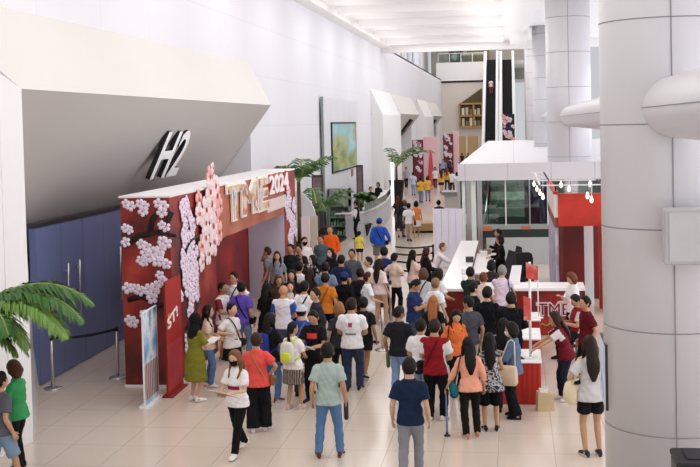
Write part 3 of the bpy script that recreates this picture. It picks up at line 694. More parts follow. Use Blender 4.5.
# ------------------------------------------------------------------ red booth with lamps
bo = empty('exhibition_booth', (1.6, 28, 0), 0, 'red booth with dark doorway and hanging lamps right of the counter', 'booth')
def bb(lo, hi, name, m):
    f = MB(); f.box2((lo[0]-1.6, lo[1]-28, lo[2]), (hi[0]-1.6, hi[1]-28, hi[2])); return f.build(name, m, bo)
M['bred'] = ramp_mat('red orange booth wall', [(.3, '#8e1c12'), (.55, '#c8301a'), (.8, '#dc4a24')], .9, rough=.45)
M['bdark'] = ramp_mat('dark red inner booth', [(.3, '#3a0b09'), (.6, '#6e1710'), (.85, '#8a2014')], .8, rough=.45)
bb((1.08, 28, 2.08), (2.25, 28.15, 2.9), 'header', M['bred'])
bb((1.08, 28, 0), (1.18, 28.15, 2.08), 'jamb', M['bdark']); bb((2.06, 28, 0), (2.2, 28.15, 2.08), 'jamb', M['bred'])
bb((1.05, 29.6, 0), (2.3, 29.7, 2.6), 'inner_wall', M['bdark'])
bb((1.76, 28.9, 0), (1.99, 28.96, 2.1), 'white_door', M['white'])
bb((2.2, 27.2, 0), (2.3, 28.4, 2.2), 'side_wall', ramp_mat('lilac patterned panel', [(.35, '#8c83a4'), (.5, '#b9b3c8'), (.7, '#d4d0dc')], 2.5))
bb((1.0, 28.05, 0), (1.08, 33.6, 2.05), 'side_wall', ramp_mat('lilac patterned panel', [], 1))
bb((.985, 28.04, 2.05), (1.08, 33.6, 2.3), 'rail', mat('brown timber rail', '#8a4a2e', .6))
bb((.985, 28.04, 2.3), (1.08, 33.6, 2.92), 'side_panel', mat('white booth strip', '#e6dcd9', .6))
bb((.97, 28.02, 2.88), (1.09, 33.62, 2.95), 'trim_rail', M['bred'])
M['bulb'] = mat('lit lamp bulb', '#fff2e0', .4, emit=1.6, var=0)
for k, (px, py, Yl) in enumerate([(534, 184, 34), (537, 189, 33), (540, 193, 32), (543, 197, 31), (561, 185, 29.5), (569, 189, 29), (587.5, 196, 27.6), (591.5, 200, 27.2), (590, 184, 29.5)]):
    p = PY(px, py, Yl)
    lb = ['leftmost of the hanging lamps left of the red booth', 'second lamp from the left hanging beside the red booth', 'third lamp from the left hanging beside the red booth', 'fourth lamp hanging beside the booth, lowest of the left row', 'lamp hanging over the left corner of the booth roof', 'lamp hanging over the middle of the booth roof', 'low lamp before the red booth header, left of its pair', 'lowest lamp before the red booth header, right of its pair', 'small lamp above the right end of the booth header'][k]
    r = empty('pendant_lamp', p, 0, lb, 'lamp', 'hanging lamps around the booth')
    top = 2.83-p.z if Yl > 36.5 else 3.15-p.z
    f = MB(); f.tube([(0, 0, .1), (0, 0, top)], .008, 5); f.build('cord', M['white'] if k != 6 else M['black'], r)
    f = MB(); f.lathe((0, 0, 0), [(.001, -.08), (.035, -.055), (.045, -.01), (.036, .04), (.02, .07), (.02, .1), (.001, .1)], 12); f.build('bulb', M['bulb'], r)
tr = empty('lamp_track', (1.5, 28.3, 3.15), 0, 'dark lamp rails above the red booth', 'lamp rail')
a = PY(585, 197, 27.4)
for (xa_, ya_), (xb_, yb_) in (((-.47, -.1), (-.47, 5.6)), ((.6, -1), (.6, -.1))):
    f = MB(); f.box2((xa_-.02, min(ya_, yb_), -.25 if ya_ > -.5 else -.2), (xb_+.02, min(ya_, yb_)+.04, 0)); f.build('support', M['black'], tr)
lp_ = [PY(534, 184, 34), PY(537, 189, 33), PY(540, 193, 32), PY(543, 197, 31)]
f = MB(); f.tube([(p.x-1.5, p.y-28.3, .0) for p in lp_], .015, 6); f.build('rail', M['white'], tr)
for lo, hi in (((-.9, -1.2, 0), (.7, -1.16, .03)), ((-.95, 1.0, 0), (.7, 1.04, .03)), ((-1.0, 5.6, 0), (-.5, 5.66, .03)), ((-.9, -1.2, 0), (-.86, 5.7, .03)), ((.62, -1.2, 0), (.66, 1.1, .03)), ((-.62, 1, 0), (-.58, 5.7, .03))):
    f = MB(); f.box2(lo, hi); f.build('rail', M['white'] if lo[0] < -.8 else M['black'], tr)

# ------------------------------------------------------------------ LED wall panel, kiosk shelf, reception desk
XL = -7.9
a = PX(322.8, 97, XL); b = PX(357.5, 100.5, XL)
lp = empty('video_panel', (XL, a.y, 0), 0, 'tall pale grey wall panel carrying a landscape screen', 'panel')
f = MB(); f.box2((-.08, 0, 0), (0, b.y-a.y, a.z)); f.build('panel', tile_mat('grey panel cladding', '#dcdce0', '#bdbdc2', 1.9, 20, .012, .45, .4, 'YZ', .01), lp)
f = MB(); f.box2((-.10, -.03, 0), (.01, .0, a.z+.02)); f.build('edge', mat('dark green grey edge', '#8a9490', .5), lp)
s0_ = PX(331, 124, XL); s1_ = PX(355.5, 164, XL); z0_ = (PX(331, 174, XL).z+s1_.z)/2
f = MB(); f.box2((0, s0_.y-a.y-.12, z0_-.08), (.06, s1_.y-a.y+.12, s0_.z+.08)); sf_ = f.build('screen_frame', M['black'], lp)
f = MB(); f.box2((.06, s0_.y-a.y, z0_), (.065, s1_.y-a.y, s0_.z))
sc = ramp_mat('landscape picture', [(.30, '#2f5a44'), (.40, '#5f8a55'), (.48, '#b8b35a'), (.55, '#8fc0c8'), (.70, '#c3e2ee')], .5, rough=.3, detail=5, stretch=(1, .45, 1.5))
f.build('screen', sc, sf_)
f = MB(); p = PX(352, 172, XL); f.box2((0, p.y-a.y-.3, p.z-.2), (.03, p.y-a.y+.3, p.z+.15)); f.build('red_mark', mat('red mark', '#b45a58', .5), lp)
Yk = 46.0
a = PY(328, 189, Yk); b = PY(350, 226, Yk)
ks = empty('shelf_unit', (a.x, Yk, 0), 0, 'grey shelf unit with green goods under the landscape screen', 'shelf')
W_ = b.x-a.x
f = MB(); f.box2((0, .5, .0), (W_, .55, a.z)); f.box2((0, 0, 0), (.05, .55, a.z)); f.box2((W_-.05, 0, 0), (W_, .55, a.z)); f.box2((0, .0, a.z-.75), (W_, .55, a.z)); f.build('cabinet', mat('grey shelf cabinet', '#8f938e', .5), ks)
for z in (.05, .42, .8):
    f = MB(); f.box2((.04, .02, z), (W_-.04, .5, z+.04)); f.build('shelf', M['steel'], ks)
for k, z in enumerate((.09, .46, .84)):
    f = MB(); q = random.Random(k)
    for i in range(6): f.box2((.08+i*(W_-.16)/6, .1, z), (.06+(i+.8)*(W_-.16)/6, .4, z+q.uniform(.14, .27)))
    f.build('goods', ramp_mat('green goods', [(.3, '#2f5a42'), (.5, '#6f9a7a'), (.7, '#c8cfae')], 5), ks)
f = MB(); p0 = PZ(308, 233); p1 = PZ(350, 230); f.box2((-8.05, Yk-2.6, 0), (p1.x+.4, Yk-.03, .06)); thing(f, 'dark_platform', M['black'], 'low dark platform under the grey shelf unit', 'platform')
# a black post left of the shelf unit
p = PY(320, 225, 45.0)
p = PY(321, 225, 43.9)
f = MB(); f.box2((-.2, -.2, 0), (.2, .2, PY(320, 208, 43.9).z), 0, .02); o = thing(f, 'loudspeaker', M['black'], 'black box standing on the dark platform by the wall panel', 'box'); o.location = (p.x, 43.9, .06)
# curved reception desk
rd = empty('reception_desk', (-6.5, 52, 0), 0, 'long curved pale reception desk along the left wall', 'desk')
pts = [Vector(p) for p in ((-6.9, 45.4, 0), (-6.35, 45.7, 0), (-6.1, 48.5, 0), (-6.1, 52.5, 0), (-6.4, 57, 0), (-6.8, 61, 0))]
pts = [Vector((p.x, p.y, 0)) for p in pts]
cv = []
for i in range(len(pts)-1):
    for t in range(5): cv.append(pts[i].lerp(pts[i+1], t/5))
cv.append(pts[-1])
f = MB(); rings = []
org = Vector((-6.5, 52, 0))
for p in cv:
    p = p-org
    rings.append([p+Vector((0, 0, 0)), p+Vector((-.12, 0, 0)), p+Vector((-.12, 0, 1.02)), p+Vector((0, 0, 1.02))])
f.loft(rings, 0, False); f.build('front', mat('pale grey desk front', '#c9c9cf', .4, var=.02), rd)
f = MB(); f.loft([[p-org+Vector((.05, 0, 1.02)), p-org+Vector((-.55, 0, 1.02)), p-org+Vector((-.55, 0, 1.07)), p-org+Vector((.05, 0, 1.07))] for p in cv], 0, False); f.build('worktop', M['ctop'], rd)
f = MB(); f.loft([[p-org+Vector((0, 0, 1.07)), p-org+Vector((-.02, 0, 1.07)), p-org+Vector((-.02, 0, 1.38)), p-org+Vector((0, 0, 1.38))] for p in cv[6:]], 0, False); f.build('glass_screen', glass_mat('green desk glass', '#bfe0d4', .1), rd)
# small things near the wall
p = PY(360, 195, 47.5)
# display boards and low kiosk left of the screen panel
def arcboard(px0, px1, pyt, Yq, label, colr, arc=True):
    a = PY(px0, pyt, Yq); b = PY(px1, pyt, Yq); w_ = b.x-a.x; h_ = a.z
    pts = [(0, 0, 0), (w_, 0, 0)]+([(w_, 0, h_*.62)]+[(w_*math.cos(t)*.98, 0, h_*.62+h_*.38*math.sin(t)) for t in (.35, .7, 1.05, 1.4)]+[(0, 0, h_)] if arc else [(w_, 0, h_), (0, 0, h_)])
    f = MB(); f.slab(pts, (0, .12, 0)); r = empty('display_board', (a.x, Yq, 0), 0, label, 'board'); f.build('panel', mat('board '+colr, colr, .5), r)
    f = MB(); f.box2((-.02, -.1, 0), (w_+.02, .25, .03)); f.build('foot', M['white'], r); return r
arcboard(292, 315.5, 191, 36.5, 'white board with rounded top behind the far end of the arch', '#dfdcdf')
r = arcboard(301, 309, 217, 34.6, 'pale pink narrow board standing past the arch', '#ead9dd', False)
f = MB(); f.box2((.05, -.01, .3), (.22, 0, .9)); f.build('print', mat('rose print', '#d58e98', .6), r)
arcboard(310, 317, 216, 34.9, 'beige narrow board with dark strip standing past the arch', '#c9beae', False)
for k, (px, py, Yq, w_, lab) in enumerate([(317.3, 188, 42.5, .22, 'slim dark standing screen left of the grey wall panel'), (359.5, 178, 52, .16, 'slim dark standing column right of the landscape screen')]):
    t = PY(px, py-13, Yq); r = empty('slim_display', (max(t.x, -7.75), Yq, 0), 0, lab, 'screen')
    f = MB(); f.box2((-w_, -.06, .1), (w_, .06, t.z)); f.build('body', M['dsteel'], r)
    f = MB(); f.box2((-w_+.05, -.07, t.z*.5), (w_-.05, -.06, t.z-.1)); f.build('screen', ramp_mat('dim screen', [(.3, '#3a3a44'), (.6, '#8a6a70'), (.8, '#55606a')], 2), r)
    f = MB(); f.box2((-w_-.1, -.2, 0), (w_+.1, .2, .1)); f.build('foot', M['black'], r)
p = PY(394, 172, 62.3); f = MB(); r = empty('light_panel', (p.x-.1, 62.3, 0), 0, 'bright narrow light panel behind the potted palm', 'light panel')
f.box2((-.07, -.04, .1), (.07, .04, PY(394, 162, 62.3).z)); f.build('panel', mat('lit panel', '#ffffff', .5, emit=1.2, var=0), r); f = MB(); f.box2((-.3, -.2, 0), (.3, .2, .1)); f.build('foot', M['white'], r)

# ------------------------------------------------------------------ palms
M['frond'] = mat('dark green palm leaf', '#3f6a2c', .45, var=.30, vscale=5)
M['frondy'] = mat('bright green palm leaf', '#6f9440', .45, var=.30, vscale=5)
M['rachis'] = mat('pale palm stalk', '#8d9a52', .6)
M['trunk'] = ramp_mat('ringed palm trunk', [(.35, '#5b4632'), (.6, '#8a7050')], 6, 'WAVE', stretch=(.2, .2, 3))
def frond(parent, base, d, length, droop, seed, leaf=.4, m=None, width=1.0, nleaf=34):
    q = random.Random(seed); d = Vector(d).normalized(); side = d.cross(Vector((0, 0, 1))).normalized()
    pts = []; p = Vector(base); v = d.copy(); n = 16
    for i in range(n+1):
        pts.append(p.copy()); p = p+v*(length/n); v = (v+Vector((0, 0, -droop/n*(0.4+1.4*i/n)))).normalized()
    mb = MB(); mb.tube(pts, [.028*(1-i/n*.8)*width for i in range(n+1)], 5, 1)
    for k in range(nleaf):
        t = .12+.88*k/nleaf; i = min(int(t*n), n-1); c = pts[i].lerp(pts[i+1], t*n-i); tg = (pts[i+1]-pts[i]).normalized()
        ll = leaf*(math.sin(math.pi*min(1, t*.92+.08))**.6)*q.uniform(.88, 1.1)
        for s_ in (-1, 1):
            u = (side*s_*.85+tg*.55+Vector((0, 0, q.uniform(-.25, .12)))).normalized(); w = tg*.022*width+Vector((0, 0, .004))
            mid = c+u*ll*.5+Vector((0, 0, .02*ll)); tip = c+u*ll+Vector((0, 0, -.28*ll))
            th = u.cross(w).normalized()*.004
            mb.add([c-w*.4, c+w*.4, mid+w, mid-w, tip, mid+th], [(0, 1, 2, 5), (0, 5, 3), (3, 5, 4), (5, 2, 4)], 0, False)
    return mb.build('frond', [m or M['frond'], M['rachis']], parent)
pb = Vector((-7.05, 13.9, 0))
r = empty('palm_tree', pb, 0, 'big green palm whose fronds reach in from the left edge', 'palm')
f = MB(); f.tube([(-.35, 0, .3), (-.33, 0, 1.4), (-.3, 0, 2.35)], [.14, .12, .11], 12); f.build('trunk', M['trunk'], r)
f = MB(); f.lathe((-.35, 0, 0), [(.3, 0), (.42, .7), (.45, .72), (.4, .72), (.36, .55), (.01, .5)], 24); f.build('pot', M['white'], r)
for k, (d, L_, dr, lf, mm) in enumerate([((1, .25, .66), 1.85, 1.55, .42, 0), ((1, -.1, .45), 1.7, 1.8, .44, 1), ((1, .05, .56), 1.8, 1.7, .44, 0), ((.9, .5, .25), 1.25, 1.4, .36, 1), ((.8, -.5, .55), 1.15, 2.2, .38, 0), ((.55, .3, -.15), 1.05, 1.6, .34, 0), ((.8, .1, .05), 1.05, 2.0, .36, 1), ((.1, -.9, .6), 1.2, 1.8, .36, 0), ((.35, .9, .5), 1.2, 1.6, .36, 0), ((.6, .2, -.35), .9, 1.0, .3, 1)]):
    frond(r, (-.3, 0, 2.33), d, L_, dr, k, lf, M['frondy'] if mm else M['frond'], 1.25, 58)
def potted(px, pyb, Yq, top_py, label, nf, L_, leaf, seed, pot_col, pot_h=.9):
    b_ = PY(px, pyb, Yq); H_ = PY(px, top_py, Yq).z
    r = empty('potted_palm', (b_.x, Yq, 0), 0, label, 'palm', 'potted palms')
    f = MB(); f.lathe((0, 0, 0), [(.28, 0), (.45, pot_h), (.5, pot_h), (.44, pot_h-.05), (.4, pot_h-.2), (.01, pot_h-.2)], 20); f.build('pot', pot_col, r)
    th = max(H_-L_*.62, pot_h+.1)
    f = MB(); f.tube([(0, 0, pot_h-.2), (0, 0, th)], [.09, .06], 8); f.build('trunk', M['trunk'], r)
    q = random.Random(seed)
    for k in range(nf):
        a = -1.75+3.5*k/(nf-1)+q.uniform(-.2, .2); e = q.uniform(.6, 1.5)
        frond(r, (0, 0, th), (math.cos(a), math.sin(a), e), L_*q.uniform(.8, 1.1), 1.5, seed*20+k, leaf, M['frond'], 1.6, 18)
    return r
potted(300, 235, 35.6, 150, 'dark green palm rising behind the far end of the arch', 6, 1.7, .55, 3, M['black'])
potted(318, 235, 40.2, 183, 'bushy palm drooping beside the grey wall panel', 6, 1.7, .5, 4, M['black'])
potted(397, 197, 63.0, 140, 'tall palm in a dark tub past the reception desk', 5, 2.5, .5, 5, M['black'], 1.5)
potted(361, 212, 46.6, 190, 'small dark plant beside the reception desk', 9, .8, .35, 6, M['black'], .5)

# ------------------------------------------------------------------ far end: blossom towers, shelf window, gallery, escalators
M['dred'] = ramp_mat('dark crimson tower', [(.3, '#3d0f1c'), (.55, '#742136'), (.8, '#b0586c')], .6)
for k, (x0, x1, yt, Yq, lab) in enumerate([(412, 423, 140, 82, 'dark crimson blossom tower with pink wing, nearer of the two'), (443, 453, 134, 100, 'dark crimson blossom tower with pink wing, farther of the two')]):
    a = PY(x0, yt, Yq); b = PY(x1, yt, Yq)
    r = empty('blossom_tower', (a.x, Yq, 0), 0, lab, 'display', 'blossom towers at the far hall entrances')
    f = MB(); f.box2((0, 0, 0), (b.x-a.x, .6, a.z)); f.build('panel', M['dred'], r)
    f = MB(); f.box2((b.x-a.x, .1, 0), (b.x-a.x+(1.1, .5)[k], .7, a.z+.2)); f.build('wing', mat('pink wing panel', '#ecc3cb', .6), r)
    if k == 0:
        f = MB(); f.slab([(b.x-a.x+.25, .08, .1), (b.x-a.x+.8, .08, .1), (b.x-a.x+.62, .08, a.z*.75), (b.x-a.x+.5, .08, a.z*.8)], (0, -.05, 0)); f.build('red_print', mat('rose red print', '#d0525c', .6), r)
    q = random.Random(k)
    for i in range(22):
        cx_ = q.uniform(.1, b.x-a.x-.1); cz_ = q.uniform(1.2, a.z-.1)
        cluster(r, Vector((cx_, -.02, cz_)), ex, ez, ny, q.uniform(.14, .26), 300+k*40+i, [M['dred'] if i % 3 == 0 else M['petal'], M['pcore']], .13)
a = PY(460, 127, YF); b = PY(482, 88, YF); m_ = PY(460, 104, YF)
sw = empty('wall_shelves', (a.x, YF, a.z), 0, 'tan niche of shelves with slanted top on the far wall', 'shelves')
w_, h0, h1 = b.x-a.x, m_.z-a.z, b.z-a.z
f = MB(); f.slab([(0, -.02, 0), (w_, -.02, 0), (w_, -.02, h1), (0, -.02, h0)], (0, -.06, 0)); f.build('back', mat('dark olive niche', '#5b5038', .7, var=.2), sw)
f = MB()
for (p, q_) in (((0, 0), (w_, 0)), ((0, h0*.48), (w_, h0*.48)), ((0, h0), (w_, h0))): f.box2((p[0], -.5, p[1]-.1), (q_[0], -.08, p[1]+.1))
for x in (0, w_*.62, w_): f.box2((x-.09, -.5, 0), (x+.09, -.08, h0))
f.build('frame', mat('tan timber frame', '#b7925f', .6), sw)
for i in range(10):
    q = random.Random(i); x = .25+(i % 5)*(w_-.4)/5; z = .1 if i < 5 else h0*.48+.1; f = MB()
    f.box2((x, -.4, z), (x+.3, -.12, z+q.uniform(.5, .95))); f.build('goods', mat('shelf goods %d' % (i % 3), ['#cdbfa4', '#8a7a5c', '#e2dccb'][i % 3], .7), sw)
a = PY(455, 164, YF-.1); b = PY(479, 136, YF-.1)
f = MB(); f.box2((a.x, YF-.12, 0), (b.x, YF-.02, b.z)); dr = tag(f.build('door_9', mat('tan hall opening', '#c9a678', .6, var=.1)), kind='structure')
f = MB()
for x in (a.x, (a.x+b.x)/2, b.x): f.box2((x-.12, YF-.2, 0), (x+.12, YF-.1, b.z))
f.build('door_frame', mat('beige door frame', '#ddd2c0', .6), dr)
gr = empty('railing', (-8, YF-.2, 11.6), 0, 'glass railing on top of the far parapet', 'railing')
f = MB(); f.box2((-.4, 0, .05), (5.0, .03, 1.0)); f.build('glass_pane', M['glass'], gr)
f = MB(); f.box2((-.4, -.03, 1.0), (5.0, .06, 1.08)); f.build('handrail', M['steel'], gr)
for k in range(5):
    f = MB(); f.box2((-.4+k*1.3, -.03, 0), (-.3+k*1.3, .06, 1.05)); f.build('post', M['steel'], gr)
for k, (x0, x1, yt, yb_, c_, lab) in enumerate([(449, 463, 51, 62, [(.3, '#151517'), (.5, '#3b4a4c'), (.62, '#dfe3e4')], 'dark poster with white shapes behind the gallery railing'), (467, 489, 48, 63, [(.3, '#7a6436'), (.6, '#a88c50'), (.8, '#c4ab72')], 'ochre wall panel behind the gallery railing')]):
    a = PY(x0, yb_, YF+3); b = PY(x1, yt, YF+3); f = MB(); f.box2((a.x, YF+3, 9.5), (b.x, YF+3.15, b.z)); thing(f, 'gallery_panel', ramp_mat('gallery print %d' % k, c_, .9), lab, 'panel')
q = random.Random(8)
for k in range(8):
    px = 404+k*4.6; yq = 74+k*5.6; f = MB(); f.box2((-9.4, yq-1.5, 9.9), (-9.34, yq+1.9, 16.0))
    cc = ['#e8d7e2', '#f0e9f2', '#d9798c', '#eef0f4', '#c8d3ec', '#b9c4e8', '#dfe5f5', '#a9b6e0'][k]
    o = thing(f, 'hanging_banner', ramp_mat('banner print %d' % k, [(.35, cc), (.55, '#f4f2f6'), (.7, ['#d98fa0', '#8fa6d8'][k > 3])], .8), '%s hanging banner in the upper left gallery, %s from the front' % (['pink white', 'white', 'rose', 'off-white', 'pale blue', 'lavender blue', 'bluish white', 'blue'][k], ['first', 'second', 'third', 'fourth', 'fifth', 'sixth', 'seventh', 'last'][k]), 'banner', 'banners in the upper gallery')
for k, (x0, x1, lab) in enumerate([(487, 496, 'left one of the two dark escalators at the far end'), (502.3, 511.5, 'right one of the two dark escalators at the far end')]):
    a = PY(x0, 60, 118); b = PY(x1, 60, 118); zt = a.z; W_ = b.x-a.x; run = zt/math.tan(math.radians(30))
    r = empty('escalator', (a.x, 118-run, 0), 0, lab, 'escalator', 'far escalators')
    f = MB(); n = 44
    for i in range(n):
        y = run*i/n; z = zt*i/n; f.box2((0, y, max(z-.3, 0)), (W_, y+run/n+.05, z+zt/n))
    f.build('steps', mat('black escalator steps', '#1d1d20', .6), r)
    for s_, nm in ((-.28, 'balustrade'), (W_+.02, 'balustrade')):
        f = MB(); f.slab([(s_, -.8, 0), (s_, run, zt-.4), (s_, run+1.5, zt-.4), (s_, run+1.5, zt+.95), (s_, run, zt+.95), (s_, -.2, .95), (s_, -.8, .8)], (.26, 0, 0)); f.build(nm, mat('pale balustrade', '#d9dadb', .4), r)
f = MB(); a = PY(484, 60, 119); b = PY(516, 60, 119); f.box2((a.x, 119.2, a.z-.5), (b.x+1.2, 132, a.z-.1)); struct(f, 'floor.002', M['white'])
r = empty('blossom_display', (PY(509, 141, 96).x, 96, 0), 0, 'pink and dark blossom display at the foot of the right escalator', 'display')
f = MB(); f.box2((-.5, 0, 0), (.5, .4, PY(509, 114, 96).z)); f.build('panel', mat('navy display panel', '#232232', .6), r)
for i in range(16):
    q = random.Random(i+900); cluster(r, Vector((q.uniform(-.4, .4), -.02, q.uniform(2.6, PY(509, 114, 96).z-.2))), ex, ez, ny, q.uniform(.16, .3), 900+i, [M['petal'] if i % 3 else M['pcoral'], M['pcore']], .15)
# ------------------------------------------------------------------ people
def wrap_mat(kind, c):
    if kind == 'skin': return mat('skin', c, .55, var=.04, vscale=9)
    if kind == 'hair': return mat('hair', c, .62, spec=.22, var=.35, vscale=30)
    if kind == 'denim': return mat('denim cloth', c, .85, var=.16, vscale=14)
    return mat('woven cloth', c, .9, spec=.15, var=.09, vscale=7)
M['eye'] = mat('dark eye', '#1c1411', .3); M['lip'] = mat('lips', '#a5635a', .5); M['sole'] = mat('shoe sole', '#dcd8d2', .7)
def checks(name, a, b, c, sc): return ramp_mat(name, [(.38, a), (.5, b), (.62, c)], sc, detail=1)
PATTERN = {
    'floral': lambda: ramp_mat('black white floral cloth', [(.40, '#17171b'), (.47, '#d9d8d8'), (.53, '#8a8c96'), (.60, '#1a1a1e')], 16, detail=2, rough=.9),
    'dots': lambda: ramp_mat('black cloth with pale dots', [(.50, '#19191c'), (.60, '#d5d2cd')], 9, detail=1, rough=.9),
    'plaid': lambda: ramp_mat('brown plaid cloth', [(.25, '#5a5048'), (.45, '#9a8d80'), (.6, '#c9beb0'), (.8, '#4c443d')], 5, 'WAVE', rough=.9),
}
def cmat(c, kind='cloth'):
    return PATTERN[c]() if c in PATTERN else wrap_mat(kind, c)
ARMS = {  # hand target (x outwards, y forwards, z up) and elbow hint, for a 1.7 m figure
    'down': ((.255, .03, .845), (.3, -1, 0)), 'swing': ((.25, .20, .90), (.2, -1, -.2)), 'back': ((.25, -.18, .90), (.3, -1, .2)),
    'phone': ((.06, .30, 1.16), (.6, -.4, -1)), 'paper': ((.10, .31, 1.06), (.7, -.4, -1)), 'hip': ((.19, .02, .97), (1, -.7, .1)),
    'face': ((.05, .15, 1.46), (.8, .5, -1)), 'raise': ((.22, .26, 1.62), (1, .2, -.6)), 'fwd': ((.14, .47, 1.02), (.4, -.2, -1)),
    'low': ((.13, .27, .99), (.6, -.5, -.6)), 'cane': ((.37, .12, .84), (.7, -.6, -.2)), 'bag': ((.16, .12, 1.10), (.9, -.5, -.5)),
    'fold': ((-.08, .22, 1.10), (.8, -.1, -.8)), 'side': ((.31, .10, .90), (.6, -1, 0)), 'behind': ((.06, -.17, .92), (.8, -.4, 0)),
    'knee': ((.13, .34, .92), (.6, -.4, -.2)),
}
BODY = {'m': dict(sec=[(-.13, .10, .085), (-.06, .152, .112), (.04, .150, .112), (.14, .140, .105), (.27, .152, .115), (.37, .165, .112), (.43, .150, .092), (.475, .108, .076), (.515, .068, .064), (.56, .060, .060)], sh=.158, hip=.084, leg=.97, arm=1.0),
        'f': dict(sec=[(-.13, .11, .09), (-.06, .168, .118), (.04, .158, .110), (.14, .128, .094), (.26, .138, .114), (.36, .142, .102), (.42, .130, .082), (.47, .092, .068), (.51, .058, .056), (.56, .052, .054)], sh=.138, hip=.086, leg=.94, arm=.85)}
def sec_at(S, t):
    if t <= S[0][0]: return S[0][1], S[0][2]
    for a, b in zip(S, S[1:]):
        if t <= b[0]:
            k = (t-a[0])/(b[0]-a[0]); return a[1]+(b[1]-a[1])*k, a[2]+(b[2]-a[2])*k
    return S[-1][1], S[-1][2]
def ik(a, b, l1, l2, hint):
    d = b-a; L = d.length; m = (l1+l2)*.998
    if L > m: b = a+d*(m/L); d = b-a; L = m
    x = (l1*l1-l2*l2+L*L)/(2*L); h = math.sqrt(max(l1*l1-x*x, 1e-6)); u = d.normalized()
    hv = Vector(hint); hv = (hv-u*hv.dot(u)).normalized()
    return a+u*x+hv*h, b
class Rig:
    def __init__(s, sex, bulk=1.0, arms=('down', 'down'), legs='stand', lean=0.0, head=(0, 0), child=False, sit=False):
        B = BODY[sex]; s.sex = sex; s.bulk = bulk
        s.S = [(t, rx*bulk, ry*(1+(bulk-1)*1.3)) for t, rx, ry in B['sec']]
        s.pel = Vector((0, 0, .90)) if not sit else Vector((0, 0, .56))
        s.lean = math.radians(lean); s.up = Vector((0, math.sin(s.lean), math.cos(s.lean))); s.fw = Vector((0, math.cos(s.lean), -math.sin(s.lean)))
        if abs(lean) > 12: s.pel.y -= math.sin(s.lean)*.16
        s.hd = s.up*.5+Vector((0, 0, .5)); s.hd.normalize()
        nb = s.pt(.53); s.nb = nb; s.hc = nb+s.hd*.132+Vector((0, .02, 0))
        yaw, pit = math.radians(head[0]), math.radians(head[1])
        s.R = (Matrix.Rotation(yaw, 3, 'Z') @ Matrix.Rotation(pit, 3, 'X'))*1.13
        s.hc = s.hc+Vector((0, -math.sin(pit)*.05, -abs(math.sin(pit))*.03))
        s.sh, s.el, s.wr, s.hdir = {}, {}, {}, {}
        for i, sd in enumerate((1, -1)):
            spec = arms[i] if i < len(arms) else 'down'
            tgt, hint = ARMS[spec] if isinstance(spec, str) else spec
            a = s.pt(.425)+Vector((sd*B['sh']*(1+(bulk-1)*.7), 0, 0))
            t = Vector((sd*tgt[0]*(1+(bulk-1)*.6), tgt[1], tgt[2])); 
            rise = s.pt(.425)-Vector((0, 0, 1.325)); t += rise*(.85 if tgt[2] > .98 else .25)
            e, w = ik(a, t, .285, .245, (sd*hint[0], hint[1], hint[2]))
            s.sh[sd], s.el[sd], s.wr[sd] = a, e, w; s.hdir[sd] = (w-e).normalized()
        s.hipj, s.kn, s.an, s.ft = {}, {}, {}, {}
        FT = {'stand': ((.10, .0), (.10, .0)), 'wide': ((.16, .02), (.16, -.02)), 'step': ((.09, .14), (.10, -.10)), 'walk': ((.08, .27), (.08, -.27)), 'walk2': ((.08, -.26), (.08, .26)), 'contra': ((.12, .07), (.09, -.03)), 'close': ((.075, .01), (.075, -.01)), 'sit': ((.12, .40), (.12, .36)), 'cross': ((.02, .08), (.05, -.04))}[legs]
        for i, sd in enumerate((1, -1)):
            fx, fy = FT[i]; h = s.pel+Vector((sd*B['hip']*bulk, 0, -.045))
            lift = .0
            if legs in ('walk', 'walk2') and fy < 0: lift = .05
            an = Vector((sd*fx, fy-.03, .085+lift))
            k, an = ik(h, an, .405, .385, (sd*.12, 1, .1)); s.hipj[sd], s.kn[sd], s.an[sd] = h, k, an
            s.ft[sd] = Vector((sd*.16, 1, -.35 if lift else 0)).normalized()
    def pt(s, t): return s.pel+s.up*t
    def surf(s, t, x, front, m=.0):
        rx, ry = sec_at(s.S, t); k = math.sqrt(max(0, 1-(x/(rx+.01))**2)); return s.pt(t)+Vector((x, 0, 0))+s.fw*((ry*k+m)*(1 if front else -1))
    def torso(s, mb, t0, t1, grow=0.0, n=16, flare=0.0):
        ts = [t0]+[t for t, _, _ in s.S if t0+.015 < t < t1-.015]+[t1]; rings = []
        for t in ts:
            rx, ry = sec_at(s.S, t); g = grow+flare*max(0, .14-t)/.25
            if t < -.0 and grow > 0: r2 = sec_at(s.S, -.03); rx, ry = max(rx, r2[0]*.99), max(ry, r2[1]*.99)
            c = s.pt(t); rings.append([c+Vector(((rx+g)*math.cos(a), 0, 0))+s.fw*((ry+g)*math.sin(a)) for a in [2*math.pi*k/n for k in range(n)]])
        mb.loft(rings)
def headpoint(u):
    x, y, z = u; X, Y, Z = x*.082, y*.095, z*.114
    if z < 0:
        t = -z; X *= 1-.30*t**1.3
        if y < 0: Y *= 1-.38*t
        if y > 0: Y += .006*t
    if y > 0:
        Y += .020*math.exp(-(x/.15)**2-((z+.16)/.17)**2)+.006*math.exp(-(x/.3)**2-((z+.8)/.18)**2)
        Y += .005*math.exp(-(x/.22)**2-((z+.47)/.09)**2)
        Y -= .009*(math.exp(-((abs(x)-.38)/.16)**2-((z-.06)/.13)**2))
    return Vector((X, Y, Z))
def sph(nu, nv):
    vs = []; fs = []
    for j in range(nv+1):
        th = math.pi*j/nv
        for i in range(nu):
            ph = 2*math.pi*i/nu; vs.append((math.sin(th)*math.cos(ph), math.sin(th)*math.sin(ph), math.cos(th)))
    for j in range(nv):
        for i in range(nu): fs.append((j*nu+i, (j+1)*nu+i, (j+1)*nu+(i+1) % nu, j*nu+(i+1) % nu))
    return vs, fs
SPH = {2: sph(28, 20), 1: sph(20, 14), 0: sph(14, 10)}
